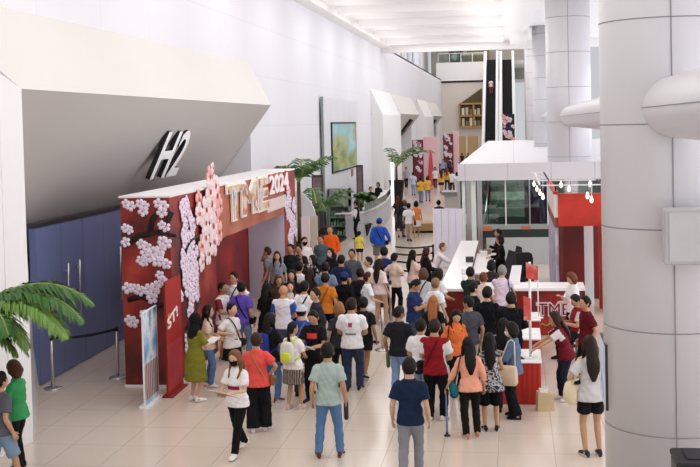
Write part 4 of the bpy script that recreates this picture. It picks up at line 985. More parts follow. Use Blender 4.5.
def hand(mb, rig, sd, curl):
    w = rig.wr[sd]; d = rig.hdir[sd]; palm_end = w+d*.085
    nrm = Vector((-sd, 0, 0)) if abs(d.z) > .75 else Vector((0, 0, -1)); nrm = (nrm-d*nrm.dot(d)).normalized()   # the palm faces in (or down)
    lat = d.cross(nrm).normalized()
    if lat.dot(Vector((0, 1, 0))) < 0 and abs(d.z) > .75: lat = -lat
    if abs(d.z) <= .75 and lat.x*sd > 0: lat = -lat                                                     # thumb side
    for k, (o, L) in enumerate([(.030, .068), (.010, .078), (-.010, .072), (-.029, .056)]):
        a = w+d*.062+lat*o; c = w+d*.09+lat*o*1.1; u = d; pts = [a, c]
        for j in range(3):
            u = (u+nrm*curl).normalized(); pts.append(pts[-1]+u*L/3)
        mb.tube(pts, [.0095, .0095, .009, .008, .006], 6, 0)
    a = w+d*.02+lat*.025; u = (d*.75+lat*.75+nrm*.35).normalized(); pts = [a, a+u*.04]; u = (u+d*.5+nrm*.2).normalized(); pts += [pts[-1]+u*.028, pts[-1]+u*.052]
    mb.tube(pts, [.013, .012, .010, .007], 6, 0)
def palm(mb, rig, sd):
    w = rig.wr[sd]; d = rig.hdir[sd]
    nrm = Vector((-sd, 0, 0)) if abs(d.z) > .75 else Vector((0, 0, -1)); nrm = (nrm-d*nrm.dot(d)).normalized(); lat = d.cross(nrm).normalized()
    mb.tube([w-d*.02, w+d*.02, w+d*.055, w+d*.088], [.027, .036, .042, .036], 10, 0, True, .5, up=lat)
def limb(mb, a, b, c, r, n=10): mb.tube([a, a.lerp(b, .3), a.lerp(b, .75), b, b.lerp(c, .25), b.lerp(c, .7), c], r, n, rounded=True)
def crease(v, rig, amp):
    """Soft folds in cloth."""
    p = rig.pel; q = random.Random(int(1000*(rig.G[0]+rig.G[1]*7)) if hasattr(rig, 'G') else 1); o = [q.uniform(0, 6) for _ in range(6)]
    x, y, z = v[:, 0], v[:, 1], v[:, 2]
    w = np.sin(38*z+16*x+5*np.sin(13*x+o[0])+o[1])*.5+np.sin(27*z-31*x+4*np.sin(19*z+o[2])+o[3])*.5+np.sin(22*y+45*z+o[4])*.35
    ang = np.arctan2(y-p.y, x-p.x); v[:, 0] += np.cos(ang)*w*amp; v[:, 1] += np.sin(ang)*w*amp
GRP = 'visitors and staff in the hall'
PEOPLE = []
def person(G, ang, ht, label, sex='m', skin='#b98a6b', hair='short:#17120f', top='tee:#888888', bot='trousers:#222222', shoes='#222222', arms=('down', 'down'), legs='contra',
           lean=0, head=(0, 0), bulk=1.0, mask=None, cap=None, glasses=False, lod=2, sit=False, prints=None, curl=.3):
    s = ht/1.70; rz = math.radians(ang-90)
    rig = Rig(sex, bulk, arms, legs, lean, head, sit=sit); rig.s = s
    root = empty('person', (G[0], G[1], 0), rz, label, 'person', GRP); rig.root = root; rig.G = G; rig.rz = rz
    vox = {2: .0135, 1: .019, 0: .028}[lod]; B = BODY[sex]; lw = B['leg']*bulk; aw = B['arm']*bulk
    # ---- body: one continuous skin, head with its features and fingers rooted in it
    mb = MB(); rig.torso(mb, -.13, .56)
    mb.tube([rig.pt(.48), rig.nb, rig.hc+rig.R @ Vector((0, -.015, -.05))], [.062*(1 if sex == 'm' else .85), .056*(1 if sex == 'm' else .85), .055*(1 if sex == 'm' else .88)], 12)
    for sd in (1, -1):
        limb(mb, rig.sh[sd], rig.el[sd], rig.wr[sd], [.058*aw, .052*aw, .042*aw, .038*aw, .041*aw, .034*aw, .026*aw])
        limb(mb, rig.hipj[sd], rig.kn[sd], rig.an[sd], [.088*lw, .085*lw, .062*lw, .053*lw, .056*lw, .045*lw, .036*lw])
        palm(mb, rig, sd)
        f_ = rig.ft[sd]; a = rig.an[sd]; mb.tube([a+Vector((0, -.03, -.035)), a+f_*.06+Vector((0, 0, -.045)), a+f_*.14+Vector((0, 0, -.06))], [.04, .036, .025], 8, rounded=True)
    v, f = fuse(mb, vox, 3)
    out = MB(); out.add(v, f, 0, True)
    vs, fs = SPH[lod]; hp = [rig.hc+rig.R @ headpoint(u) for u in vs]
    mi = []
    for q_ in fs:
        c = sum((Vector(vs[k]) for k in q_), Vector())/4
        mi.append(2 if (c.y > .5 and abs(c.x) < .27 and -.56 < c.z < -.42) else 0)
    out.add(hp, fs, mi, True)
    for sd in (1, -1):
        if lod: out.ell(rig.hc+rig.R @ Vector((sd*.029, .082, .006)), (.0125, .008, .0075), 8, 6, 1, rig.R)
        out.ell(rig.hc+rig.R @ Vector((sd*.083, -.008, -.006)), (.010, .020, .030), 8, 6, 0, rig.R)
        hand(out, rig, sd, curl)
    out.scale(s).build('body', [wrap_mat('skin', skin), M['eye'], M['lip']], root)
    # ---- hair
    hk, hc_ = hair.split(':')
    if hk not in ('bald', 'hijab'):
        lims = {'short': (.74, .62, -.12, -.66), 'crop': (.80, .70, .0, -.55), 'long': (.74, .52, -.75, -1.1), 'bob': (.62, .45, -.9, -1.1), 'tied': (.76, .62, .05, -.78), 'tail': (.76, .62, .05, -.78), 'bun': (.76, .62, .05, -.78)}[hk]
        vol = {'short': .09, 'crop': .04, 'long': .10, 'bob': .16, 'tied': .06, 'tail': .06, 'bun': .06}[hk]
        hb = MB(); pts = []
        for u in vs:
            az = math.degrees(math.acos(max(-1, min(1, u[1]/max(1e-6, math.hypot(u[0], u[1]))))))
            zl = np.interp(az, [0, 45, 80, 125], lims); k = max(0, min(1, (u[2]-zl)/.14+.5))
            jit = .022*math.sin(9*math.atan2(u[0], u[1])+7*u[2]+ht*40)+.016*math.sin(17*u[0]+11*u[1]-13*u[2])
            p = headpoint(u)*(.90+k*(.13+vol+jit)); p.z += k*.005
            if hk in ('bob', 'long') and u[2] < -.1 and az > 60: p = p+Vector((p.x*.25, -.012, -.02))
            pts.append(rig.hc+rig.R @ p)
        hb.add(pts, fs, 0, True)
        if hk in ('long', 'tail'):
            L0 = rig.hc+rig.R @ Vector((0, -.085, .0 if hk == 'long' else .03)); w = 1 if hk == 'long' else .42
            pth = [rig.hc+rig.R @ Vector((0, -.05, .05)), L0, rig.hc+rig.R @ Vector((0, -.095, -.10)), rig.surf(.43, 0, False, .05), rig.surf(.33, 0, False, .035), rig.surf(.22, 0, False, .03)]
            hb.tube(pth, [.055*w, .078*w, .088*w, .100*w, .090*w, .045*w], 12, 0, True, .42, up=(1, 0, 0), rounded=True)
            if hk == 'long' and lod:
                for sd in (1, -1):
                    hb.tube([rig.hc+rig.R @ Vector((sd*.065, -.02, .02)), rig.hc+rig.R @ Vector((sd*.083, -.012, -.08)), rig.pt(.47)+Vector((sd*.095, 0, 0))+rig.fw*.03, rig.surf(.36, sd*.085, True, .02)], [.03, .036, .036, .016], 8, 0, True, .7, rounded=True)
        if hk == 'bun': hb.ell(rig.hc+rig.R @ Vector((0, -.095, .07)), (.045, .04, .042), 12, 8, 0)
        hb.scale(s).build('hair', wrap_mat('hair', hc_), root)
    elif hk == 'hijab':
        hb = MB(); pts = []
        for u in vs:
            fr = u[1] > .62 and -.75 < u[2] < .45
            pts.append(rig.hc+rig.R @ (headpoint(u)*(.92 if fr else 1.17)))
        hb.add(pts, fs, 0, True)
        hb.tube([rig.hc+Vector((0, -.03, -.06)), rig.nb, rig.pt(.47), rig.pt(.42)+rig.fw*-.02], [.088, .105, .15, .155], 14, 0, True, .72, up=(1, 0, 0), rounded=True)
        hb.scale(s).build('headscarf', cmat(hc_), root)
    # ---- clothes
    tk = top.split(':'); kind = tk[0]; c1 = tk[1]; c2 = tk[2] if len(tk) > 2 else None
    bk = bot.split(':') if bot else ['none']; bkind = bk[0]
    frac = {'tee': (.72, 0), 'polo': (.72, 0), 'wide': (.95, 0), 'long': (1, .93), 'mid': (1, .45), 'sleeveless': (0, 0), 'dress': (.85, 0), 'longdress': (1, .9), 'slipdress': (0, 0)}[kind]
    isdress = kind in ('dress', 'longdress', 'slipdress'); tucked = len(tk) > 3 and tk[3] == 'tuck'
    hem = (.02 if tucked else -.11) if not isdress else -.05
    g = .018 if kind != 'wide' else .03
    mb = MB(); rig.torso(mb, hem, .515, g, flare=.03 if not tucked else 0)
    mb.tube([rig.pt(.46), rig.pt(.522)], [.10, .074], 12)
    if isdress:
        low = float(bk[1]) if bkind == 'hem' else .42; n = 16; rx, ry = sec_at(rig.S, .0); rings = []
        for z, k in ((.95, .98), (.86, 1.08), (.74, 1.18), (low+.12, 1.28), (low, 1.34)):
            rings.append([Vector(((rx+.03)*k*math.cos(a), (ry+.035)*k*math.sin(a), z*1.0)) for a in [2*math.pi*i/n for i in range(n)]])
        mb.loft(list(reversed(rings)))
    for sd in (1, -1):
        a, e, w = rig.sh[sd], rig.el[sd], rig.wr[sd]; r0 = (.062*aw+.016, .060*aw+.02)
        mb.ell(a, (.058*aw+.012,)*3, 10, 8)
        if frac[0] > 0:
            if frac[1] > 0: mb.tube([a, a.lerp(e, .5), e, e.lerp(w, min(1, frac[1]*.5)), e.lerp(w, frac[1])], [.068*aw+.012, .058*aw+.014, .050*aw+.014, .045*aw+.014, .036*aw+.014], 12)
            else: mb.tube([a, a.lerp(e, frac[0]*.5), a.lerp(e, frac[0])], [.068*aw+.012, .062*aw+.018, .060*aw+.022 if kind != 'wide' else .075*aw+.03], 12)
    v, f = fuse(mb, vox*1.05, 4); crease(v, rig, .007)
    mi = 0
    if c2:
        mi = []
        for q_ in f:
            p = Vector(v[q_[0]].tolist()); best = 0
            for sd in (1, -1):
                a, e = rig.sh[sd], rig.el[sd]; u = (e-a); t = (p-a).dot(u)/u.length_squared
                if t > .0 and ((p-a)-u*t).length < .13 and abs(p.x) > abs(a.x)*.98: best = 1
                w = rig.wr[sd]; u = w-e; t = (p-e).dot(u)/u.length_squared
                if 0 < t < 1.1 and ((p-e)-u*t).length < .08 and t > .2: best = 1
            mi.append(best)
    out = MB(); out.add(v, f, mi, True)
    out.scale(s).build('dress' if isdress else {'long': 'jacket', 'polo': 'polo_shirt'}.get(kind, 'shirt'), [cmat(c1)]+([cmat(c2)] if c2 else []), root)
    if isdress and len(bk) > 3: bk = bk[2:]; bkind = bk[0]
    if bkind in ('jeans', 'trousers', 'wide', 'shorts', 'bermuda', 'skirt', 'plaidskirt'):
        mb = MB(); rig.torso(mb, -.13, .09, .010)
        if bkind == 'skirt' or bkind == 'plaidskirt':
            n = 18; rx, ry = sec_at(rig.S, -.02); low = float(bk[2]) if len(bk) > 2 else .52
            mb.loft(list(reversed([[Vector(((rx+.022)*k*math.cos(a), (ry+.03)*k*math.sin(a), z)) for a in [2*math.pi*i/n for i in range(n)]] for z, k in ((.98, .9), (.88, 1.03), (.72, 1.15), (low, 1.24))])))
        else:
            for sd in (1, -1):
                h, k, a = rig.hipj[sd], rig.kn[sd], rig.an[sd]
                if bkind in ('shorts', 'bermuda'):
                    e = h.lerp(k, .62) if bkind == 'shorts' else k.lerp(a, .05); mb.tube([h, h.lerp(e, .5), e], [.094*lw+.012, .088*lw+.022, .078*lw+.026], 12)
                else:
                    r = [.094*lw+.01, .088*lw+.013, .070*lw+.013, .062*lw+.012, .062*lw+.012, .056*lw+.012, .050*lw+.014]
                    if bkind == 'wide': r = [.094*lw+.012, .092*lw+.016, .086*lw+.02, .084*lw+.02, .084*lw+.02, .086*lw+.02, .088*lw+.02]
                    mb.tube([h, h.lerp(k, .3), h.lerp(k, .75), k, k.lerp(a, .25), k.lerp(a, .7), a+(a-k).normalized()*.02], r, 12)
        v, f = fuse(mb, vox*1.05, 3); crease(v, rig, .006); out = MB(); out.add(v, f, 0, True)
        out.scale(s).build({'jeans': 'jeans', 'shorts': 'shorts', 'bermuda': 'shorts', 'skirt': 'skirt', 'plaidskirt': 'skirt'}.get(bkind, 'trousers'), cmat(bk[1], 'denim' if bkind == 'jeans' else 'cloth'), root)
    for sd in (1, -1):
        a = rig.an[sd]; f_ = rig.ft[sd]; fl = Vector((f_.x, f_.y, 0)).normalized(); tilt = f_.z; lt = Vector((-fl.y, fl.x, 0)); mb = MB(); rings = []
        for y, w_, h_ in ((-.078, .020, .05), (-.07, .032, .085), (-.02, .036, .10), (.05, .040, .078), (.11, .046, .055), (.155, .040, .045), (.178, .020, .03)):
            c = a+fl*y; c.z = a.z-.082 + (max(0, -y)*.5 if tilt else 0)
            rings.append([c+lt*w_*cx+Vector((0, 0, h_*cz+.003)) for cx, cz in ((-1, 0), (-1.05, .35), (-.85, .8), (-.4, 1), (.4, 1), (.85, .8), (1.05, .35), (1, 0))])
        n0 = len(mb.f); mb.loft(rings); 
        mb.m = [1 if (i % 8 in (0, 6, 7) and i < 48) else 0 for i in range(len(mb.f))]
        mb.scale(s).build('shoe', [cmat(shoes), M['sole'] if shoes not in ('#111111', '#222222', '#1c1a1a') else M['black']], root)
    if mask:
        mb = MB(); pts = []; ff = []; nu, nv = 9, 6
        for j in range(nv+1):
            for i in range(nu+1):
                az = math.radians(-62+124*i/nu); z = -.02-.78*j/nv; r_ = math.sqrt(max(0, 1-z*z)); u = (math.sin(az)*r_, math.cos(az)*r_, z)
                p = headpoint(u)*1.06; p.y += .012*math.cos(az)*math.sin(math.pi*(j+.5)/(nv+1)); pts.append(rig.hc+rig.R @ p)
        for j in range(nv):
            for i in range(nu): ff.append((j*(nu+1)+i, j*(nu+1)+i+1, (j+1)*(nu+1)+i+1, (j+1)*(nu+1)+i))
        mb.add(pts, ff, 0, True)
        for sd in (1, -1): mb.tube([rig.hc+rig.R @ Vector((sd*.066, .04, -.02)), rig.hc+rig.R @ Vector((sd*.079, -.01, .0))], .003, 4)
        mb.scale(s).build('face_mask', cmat(mask), root)
    if glasses:
        mb = MB()
        for sd in (1, -1):
            mb.tube([rig.hc+rig.R @ Vector((sd*(.030+.020*math.cos(t)), .098, .008+.017*math.sin(t))) for t in [k*.6283 for k in range(11)]], .0028, 4); mb.tube([rig.hc+rig.R @ Vector((sd*.05, .096, .012)), rig.hc+rig.R @ Vector((sd*.079, 0, .01))], .0028, 4)
        mb.scale(s).build('glasses', M['black'], root)
    if cap:
        mb = MB(); pts = []
        for u in vs:
            p = headpoint((u[0], u[1], max(u[2], .18)))*1.17; p.z = max(p.z, .03); pts.append(rig.hc+rig.R @ p)
        mb.add(pts, fs, 0, True)
        b_ = [(math.sin(a)*.082, .075+math.cos(a)*.085, .032-.012*math.cos(a)) for a in [math.radians(t) for t in range(-80, 81, 20)]]
        mb.slab([rig.hc+rig.R @ Vector(p) for p in b_], rig.R @ Vector((0, 0, .008))); mb.scale(s).build('cap', cmat(cap), root)
    for p in prints or []: p(rig)
    PEOPLE.append((root, rig)); return rig
def back_print(rig, front=False, cz=.30, w=.16, h=.16, color='#c9627c', name='print'):
    """A thin print lying on the chest or the back of a shirt."""
    mb = MB(); n = 6; g = []
    for j in range(n+1):
        for i in range(n+1):
            x = -w/2+w*i/n; t = cz-h/2+h*j/n; g.append(rig.surf(t, x, front, .030))
    fs = [(j*(n+1)+i, j*(n+1)+i+1, (j+1)*(n+1)+i+1, (j+1)*(n+1)+i) for j in range(n) for i in range(n)]
    mb.add(g, fs, 0, True); mb.scale(rig.s).build(name, cmat(color), rig.root)
# ---- bags: things of their own, worn or held
def bag_root(rig, name, label, cat='bag', group='bags carried by visitors'):
    return empty(name, (rig.G[0], rig.G[1], 0), rig.rz, label, cat, group)
def strap_ring(mb, rig, sd, t_low=.0, w=.016, m=.032):
    pts = []
    for k in range(9):
        u = k/8; pts.append(rig.surf(.46-(.46-t_low)*u, sd*(.075-.22*u), True, m))
    for k in range(9):
        u = k/8; pts.append(rig.surf(t_low+(.46-t_low)*u, sd*(-.145+.22*u), False, m))
    pts.insert(0, rig.pt(.505)+Vector((sd*.085, 0, .005)))
    pts.append(pts[0]); mb.tube(pts, w, 6, 0, True, .5)
def crossbody(rig, label, sd=1, color='#3a2c24', bag=None, size=(.20, .09, .15), front=False):
    r = bag_root(rig, 'crossbody_bag', label); mb = MB(); strap_ring(mb, rig, sd); mb.scale(rig.s).build('strap', cmat(color), r)
    c = rig.surf(-.03, -sd*.17, True, .0); c.x = -sd*(sec_at(rig.S, -.03)[0]+size[1]/2+.035); c.y = .03 if not front else .12
    mb = MB(); mb.box(c, (size[1], size[0], size[2]), 0, 0, .02); mb.scale(rig.s).build('body', cmat(bag or color), r)
    mb = MB(); mb.box(c+Vector((-sd*(size[1]/2+.002), 0, size[2]*.2)), (.012, size[0]*.92, size[2]*.5), 0, 0, .003); mb.scale(rig.s).build('flap', cmat(bag or color), r)
    return r
def shoulder_bag(rig, label, sd=1, color='#2a2624', size=(.30, .12, .26), drop=.02, strap=None, y=0.0):
    r = bag_root(rig, 'shoulder_bag', label); a = rig.pt(.50)+Vector((sd*.13, 0, .01)); x = sd*(max(rig.S[1][1], rig.S[5][1])+.10)
    c = Vector((x, y, rig.pt(drop).z-size[2]/2+.02))
    mb = MB(); mb.tube([c+Vector((0, size[0]*.4, size[2]/2)), a+Vector((sd*.03, .05, -.03)), a, a+Vector((sd*.03, -.06, -.03)), c+Vector((0, -size[0]*.4, size[2]/2))], .012, 6); mb.scale(rig.s).build('strap', cmat(strap or color), r)
    mb = MB(); hx, hy, hz = size[1]/2, size[0]/2, size[2]/2
    mb.loft([[c+Vector((hx*k*cx, hy*k2*cy, z)) for cx, cy in ((-1, -.8), (-.6, -1), (.6, -1), (1, -.8), (1, .8), (.6, 1), (-.6, 1), (-1, .8))] for z, k, k2 in ((-hz, .7, .88), (-hz*.8, 1, 1), (0, 1.05, 1), (hz*.8, .7, .92), (hz, .4, .86))], 0, True); mb.scale(rig.s).build('body', cmat(color), r)
    return r
def backpack(rig, label, color='#2a3560', color2=None):
    r = bag_root(rig, 'backpack', label); c = rig.surf(.24, 0, False, .03); hx, hy, hz = .145, .075, .21; up, fw = rig.up, rig.fw; n = 14; rings = []
    for z, k in ((-1, .72), (-.9, .95), (-.4, 1), (.3, .98), (.75, .85), (.95, .6), (1, .3)):
        rings.append([c-fw*(hy*1.0)+up*(hz*z)+Vector((hx*k*math.copysign(abs(math.cos(a))**.6, math.cos(a)), 0, 0))-fw*(hy*k*math.copysign(abs(math.sin(a))**.7, math.sin(a))) for a in [2*math.pi*i/n for i in range(n)]])
    mb = MB(); mb.loft(rings); mb.scale(rig.s).build('body', cmat(color), r)
    mb = MB(); d = c-fw*(hy*2.0)-up*.07; rr = []
    for z, k in ((-.10, .8), (-.08, 1), (.06, 1), (.09, .8)): rr.append([d+up*z+Vector((.11*k*cx, 0, 0))-fw*(.03*k*cy) for cx, cy in ((-1, -.6), (-.8, 1), (.8, 1), (1, -.6))])
    mb.loft(rr); mb.scale(rig.s).build('pocket', cmat(color2 or color), r)
    for sd in (1, -1):
        mb = MB(); mb.tube([c+Vector((sd*.08, 0, 0))+up*.17-fw*.02, rig.pt(.485)+Vector((sd*.09, 0, .035)), rig.surf(.40, sd*.10, True, .035), rig.surf(.25, sd*.115, True, .035), rig.pt(.14)+Vector((sd*.165, 0, 0)), c+Vector((sd*.11, 0, 0))-up*.17-fw*.01], .02, 6, 0, True, .5); mb.scale(rig.s).build('strap', cmat(color2 or color), r)
    return r
def held(rig, sd, kind, label, color='#f2efe8', group=None):
    """A thing in the hand SD (+1 right, -1 left)."""
    h = (rig.wr[sd]+rig.hdir[sd]*.10)*rig.s
    r = empty(kind, (rig.G[0], rig.G[1], 0), rig.rz, label, {'smartphone': 'phone', 'paper_sheet': 'paper', 'clipboard': 'clipboard', 'water_bottle': 'bottle', 'umbrella': 'umbrella', 'folder': 'folder', 'tote_bag': 'bag'}[kind], group or 'things held by visitors')
    if kind == 'smartphone':
        mb = MB(); u = Vector((0, .45, .9)).normalized(); w = Vector((1, 0, 0)); n = u.cross(w); c = h+u*.02*rig.s
        mb.slab([c-w*.037-u*.075, c+w*.037-u*.075, c+w*.037+u*.075, c-w*.037+u*.075], n*.009); mb.build('body', M['black'], r)
        mb = MB(); c = c-n*.001; mb.slab([c-w*.033-u*.068, c+w*.033-u*.068, c+w*.033+u*.068, c-w*.033+u*.068], n*-.002); mb.build('screen', mat('phone screen', '#56607a', .2), r)
    elif kind in ('paper_sheet', 'clipboard', 'folder'):
        c = h+Vector((-sd*.08, .05, .02)); u = Vector((0, .92, .38)); w = Vector((1, 0, .05)).normalized(); n = w.cross(u); k = 1.35 if kind != 'paper_sheet' else 1
        mb = MB(); mb.slab([c-w*.11*k-u*.14*k, c+w*.11*k-u*.14*k, c+w*.11*k+u*.14*k, c-w*.11*k+u*.14*k], n*.007); mb.build('sheet' if kind == 'paper_sheet' else 'board', mat('held '+color, color, .7), r)
        if kind != 'paper_sheet':
            mb = MB(); c2 = c+n*.009; mb.slab([c2-w*.13-u*.17, c2+w*.13-u*.17, c2+w*.13+u*.16, c2-w*.13+u*.16], n*.004); mb.build('sheet', mat('paper', '#f3f1ee', .7, var=.02), r)
            mb = MB(); mb.box(c2+u*.165, (.08, .03, .015)); mb.build('clip', M['steel'], r)
    elif kind in ('water_bottle', 'umbrella'):
        d = Vector((0, .05, -1)).normalized(); mb = MB(); mb.tube([h+d*-.05, h+d*-.02, h+d*.20, h+d*.22], [.02, .034, .034, .02], 12); mb.build('body', cmat(color), r)
        mb = MB(); mb.tube([h+d*-.09, h+d*-.05], [.018, .02], 10); mb.build('cap', M['black'], r)
    elif kind == 'tote_bag':
        mb = MB(); c = h+Vector((0, 0, -.36)); mb.loft([[c+Vector((.05*k*cx, .16*cy, z)) for cx, cy in ((-1, -1), (1, -1), (1, 1), (-1, 1))] for z, k in ((-.17, .8), (-.1, 1), (.17, .5))], 0, False); mb.build('body', cmat(color), r)
        mb = MB(); mb.tube([c+Vector((0, .1, .16)), h+Vector((0, .02, 0)), h+Vector((0, -.02, 0)), c+Vector((0, -.1, .16))], .01, 6); mb.build('handle', cmat(color), r)
    return r
def at_head(px, py, ht):   # where somebody HT tall stands whose crown shows at this pixel
    p = PZ(px, py, ht); return (p.x, p.y)
# where nobody stands: x0, x1, y0, y1
KEEP = [(-7.3, XA+.05, 19.3, Y1+.05), (XF-.1, XA+.05, Y2-.05, YB+.1), (-1.75, 1.55, 24.2, 25.4), (-1.75, -.9, 25.3, 34.4), (-.34, .5, 18.3, 19.6), (-.3, .5, 20.3, 21.6), (-.26, .5, 22.3, 23.4), (-7.6, -5.95, 45.2, 60.5), (-20, -7.6, 30, 62.9)]
def settle(G, r=.24, dmin=.48):
    u = Vector((G[0], G[1], 0)).normalized(); best = None
    for k in range(0, 60):
        for sg in (1, -1):
            p = Vector((G[0], G[1], 0))+u*(sg*.06*k)
            if any(a-r < p.x < b+r and c-r < p.y < d+r for a, b, c, d in KEEP): continue
            if any((p-Vector((q.G[0], q.G[1], 0))).length < dmin for _, q in PEOPLE): continue
            return (p.x, p.y)
    return G
def W(px, py, ht, ang, label, **k):
    ht *= .965
    G = k.pop('G', None)
    if G is None: G = settle(at_head(px, py, ht), *((.24, .40) if py > 225 else (.15, .3)))
    d = math.hypot(G[0], G[1])
    k.setdefault('lod', 2 if d < 25 else (1 if d < 42 else 0))
    return person(G, ang, ht, label, **k)
LT, MD, DK = '#d3a78a', '#c0916f', '#a87a5c'
BK, DB = '#17120f', '#3b2619'
# -- left edge
r = W(16, 360, 1.60, 172, 'person in a green jacket and black trousers under the palm at the left edge', sex='f', skin=LT, hair='bob:#4a2c1c', top='long:#3f9a5c', bot='trousers:#1a1a1c', shoes='#1c1a1a', arms=('phone', 'phone'), head=(0, -18))
held(r, 1, 'smartphone', 'phone held by the person in the green jacket')
r = W(-1, 372, 1.62, 60, 'person in a grey shirt and denim shorts cut by the left edge', skin=MD, hair='short:'+BK, top='tee:#5d5b63', bot='bermuda:#7f96ac', shoes='#6b5b52', legs='walk')
# -- group by the left poster
r = W(194, 313, 1.60, 58, 'person in an olive green dress and black headscarf beside the red poster stand', sex='f', skin=LT, hair='hijab:#1b191c', top='dress:#7d7a2c', bot='hem:.40', shoes='#eeeae6', arms=('paper', 'paper'), legs='stand')
held(r, 1, 'paper_sheet', 'white papers held by the person in the olive dress')
r = W(207, 305, 1.56, 10, 'person in a beige top and blue jeans with long dark hair behind the olive dress', sex='f', skin=LT, hair='long:'+BK, top='tee:#d9c3b1', bot='jeans:#5577a6', shoes='#e4ded8', arms=('low', 'low'))
r = W(231, 303, 1.58, 325, 'person in a white tee and black skirt looking right beside the violet shirt', sex='f', skin=LT, hair='tied:'+BK, top='tee:#e9e4e2', bot='skirt:#18181a:.55', shoes='#222222', arms=('bag', 'down'), head=(20, 0))
crossbody(r, 'black bag strap across the white tee next to the violet shirt', 1, '#2b2628')
r = W(222, 282, 1.66, 340, 'person with tan trousers and a white maroon shirt by the arch opening', skin=DK, hair='short:'+BK, top='tee:#e8dfe0:#7b2a38', bot='trousers:#a9783f', shoes='#2a211c', arms=('paper', 'low'))
r = W(234, 272, 1.70, 262, 'person with glasses in a white shirt facing the camera before the red arch wall', skin=LT, hair='short:'+BK, top='tee:#f0edec', bot='trousers:#2c2f3a', glasses=True, arms=('down', 'bag'), head=(-20, 0))
crossbody(r, 'black strap across the white shirt of the person with glasses', -1, '#26242a')
r = W(241, 281, 1.68, 80, 'person in a violet tee and jeans seen from behind at the arch opening', skin=MD, hair='short:'+BK, top='tee:#6552b4', bot='jeans:#6d84a8', shoes='#333333', arms=('down', 'side'))
crossbody(r, 'dark strap across the back of the violet tee', -1, '#1f1b2c')
# -- clipboard staff and coral shirt
r = W(236, 349, 1.60, 250, 'person with a black face mask and clipboard walking to the camera', sex='f', skin=LT, hair='long:#7a4f33', top='tee:#f0ebea:#efe9ea', bot='trousers:#161618', shoes='#efe9e2', arms=('paper', 'paper'), legs='walk2', mask='#141416', head=(0, -12), prints=[lambda g: back_print(g, True, .20, .22, .06, '#8c2440', 'chest_band'), lambda g: back_print(g, True, .04, .07, .10, '#f4f1f0', 'badge')])
held(r, 1, 'clipboard', 'clipboard with papers held by the masked person walking', '#b9a58c')
r = W(256, 333, 1.60, 98, 'person in a coral red tee and wide black trousers seen from behind', sex='f', skin=MD, hair='short:#3a241a', top='tee:#e2554b', bot='wide:#19191b', shoes='#e6dfda', arms=('hip', 'low'), bulk=1.12)
crossbody(r, 'tan bag strap across the coral red tee', -1, '#b07848', '#8d5f3b')
# -- second row of the left crowd
r = W(269, 313, 1.60, 62, 'person in dark clothes and blue jeans carrying a navy backpack', sex='f', skin=LT, hair='long:'+BK, top='tee:#1e1d24', bot='jeans:#4a6c9c', shoes='#8f4a44', arms=('paper', 'down'))
backpack(r, 'navy blue backpack on the person in jeans', '#2c3a86')
r = W(292, 322, 1.52, 72, 'girl in a white tee and plaid skirt wearing a pale backpack', sex='f', skin=MD, hair='tail:'+BK, top='tee:#f0e9e6', bot='plaidskirt:plaid:.50', shoes='#d9b9a8', arms=('low', 'low'), head=(-30, 0))
backpack(r, 'pale grey backpack with neon yellow top on the girl in the plaid skirt', '#d9d6cf', '#d4e04a')
r = W(314, 309, 1.66, 255, 'person in a black tee with a red print facing the camera behind the sage tee', skin=MD, hair='short:'+BK, top='tee:#1a191b', bot='trousers:#19191b', shoes='#2b2b45', arms=('paper', 'paper'), head=(0, -25), prints=[lambda g: back_print(g, True, .33, .2, .10, '#d8423c')])
held(r, 1, 'paper_sheet', 'white paper held by the person in the red print tee')
r = W(327, 343, 1.70, 96, 'person in a sage grey tee and blue jeans standing with back to the camera', skin=MD, hair='short:'+BK, top='tee:#a9b9b2', bot='jeans:#54779f', shoes='#6a3431', arms=('down', 'down'), legs='wide', bulk=.97)
held(r, 1, 'water_bottle', 'dark bottle hanging from the hand of the person in the sage tee', '#3d3f3c')
r = W(351, 298, 1.72, 88, 'person in a white tee with a pink back print and navy jeans', skin=MD, hair='short:#2a1c14', top='tee:#f1eff0', bot='jeans:#253450', shoes='#2b2b2e', arms=('low', 'low'), bulk=1.12, prints=[lambda g: back_print(g, False, .33, .07, .08, '#c04a6a'), lambda g: back_print(g, False, .16, .2, .035, '#8d8a92', 'back_lettering')])
r = W(363, 297, 1.60, 80, 'person in black tee and shorts just right of the white tee with the pink print', skin=DK, hair='short:'+BK, top='tee:#1b1b1d', bot='shorts:#202024', shoes='#19191a', legs='walk2')
r = W(339, 303, 1.58, 110, 'person with light brown hair half hidden left of the white tee with the pink print', sex='f', skin=LT, hair='bob:#9a6a45', top='tee:#3a3a40', bot='trousers:#222222')
# -- middle of the left crowd
r = W(283, 285, 1.66, 84, 'bald person in a white and blue tee seen from behind', skin='#c9946f', hair='bald:x', top='tee:#ece9f0:#3a57a8', bot='jeans:#4d5a70', bulk=1.12, arms=('low', 'low'))
r = W(304, 281, 1.68, 80, 'person in a white tee with a black strap right of the bald person', skin=MD, hair='short:'+BK, top='tee:#f1efee', bot='trousers:#33343a')
crossbody(r, 'black strap across the white tee right of the bald person', 1, '#1d1d22')
r = W(301, 305, 1.66, 82, 'person in a pale grey cap and blue polo seen from behind', skin=LT, hair='crop:'+BK, top='tee:#2f4fa0', bot='trousers:#3a3d48', cap='#c9ccd8', bulk=1.05)
crossbody(r, 'grey strap across the back of the blue polo', 1, '#6d7890')
r = W(316, 288, 1.70, 205, 'person in a dark grey jacket turning left in the middle of the crowd', skin=LT, hair='short:'+BK, top='long:#34353d', bot='trousers:#222226', head=(15, 0))
r = W(266, 283, 1.62, 70, 'person in a long black dress with long black hair before the lilac arch wall', sex='f', skin=MD, hair='long:#100d0d', top='dress:#151416', bot='hem:.3', shoes='#222222', arms=('bag', 'low'))
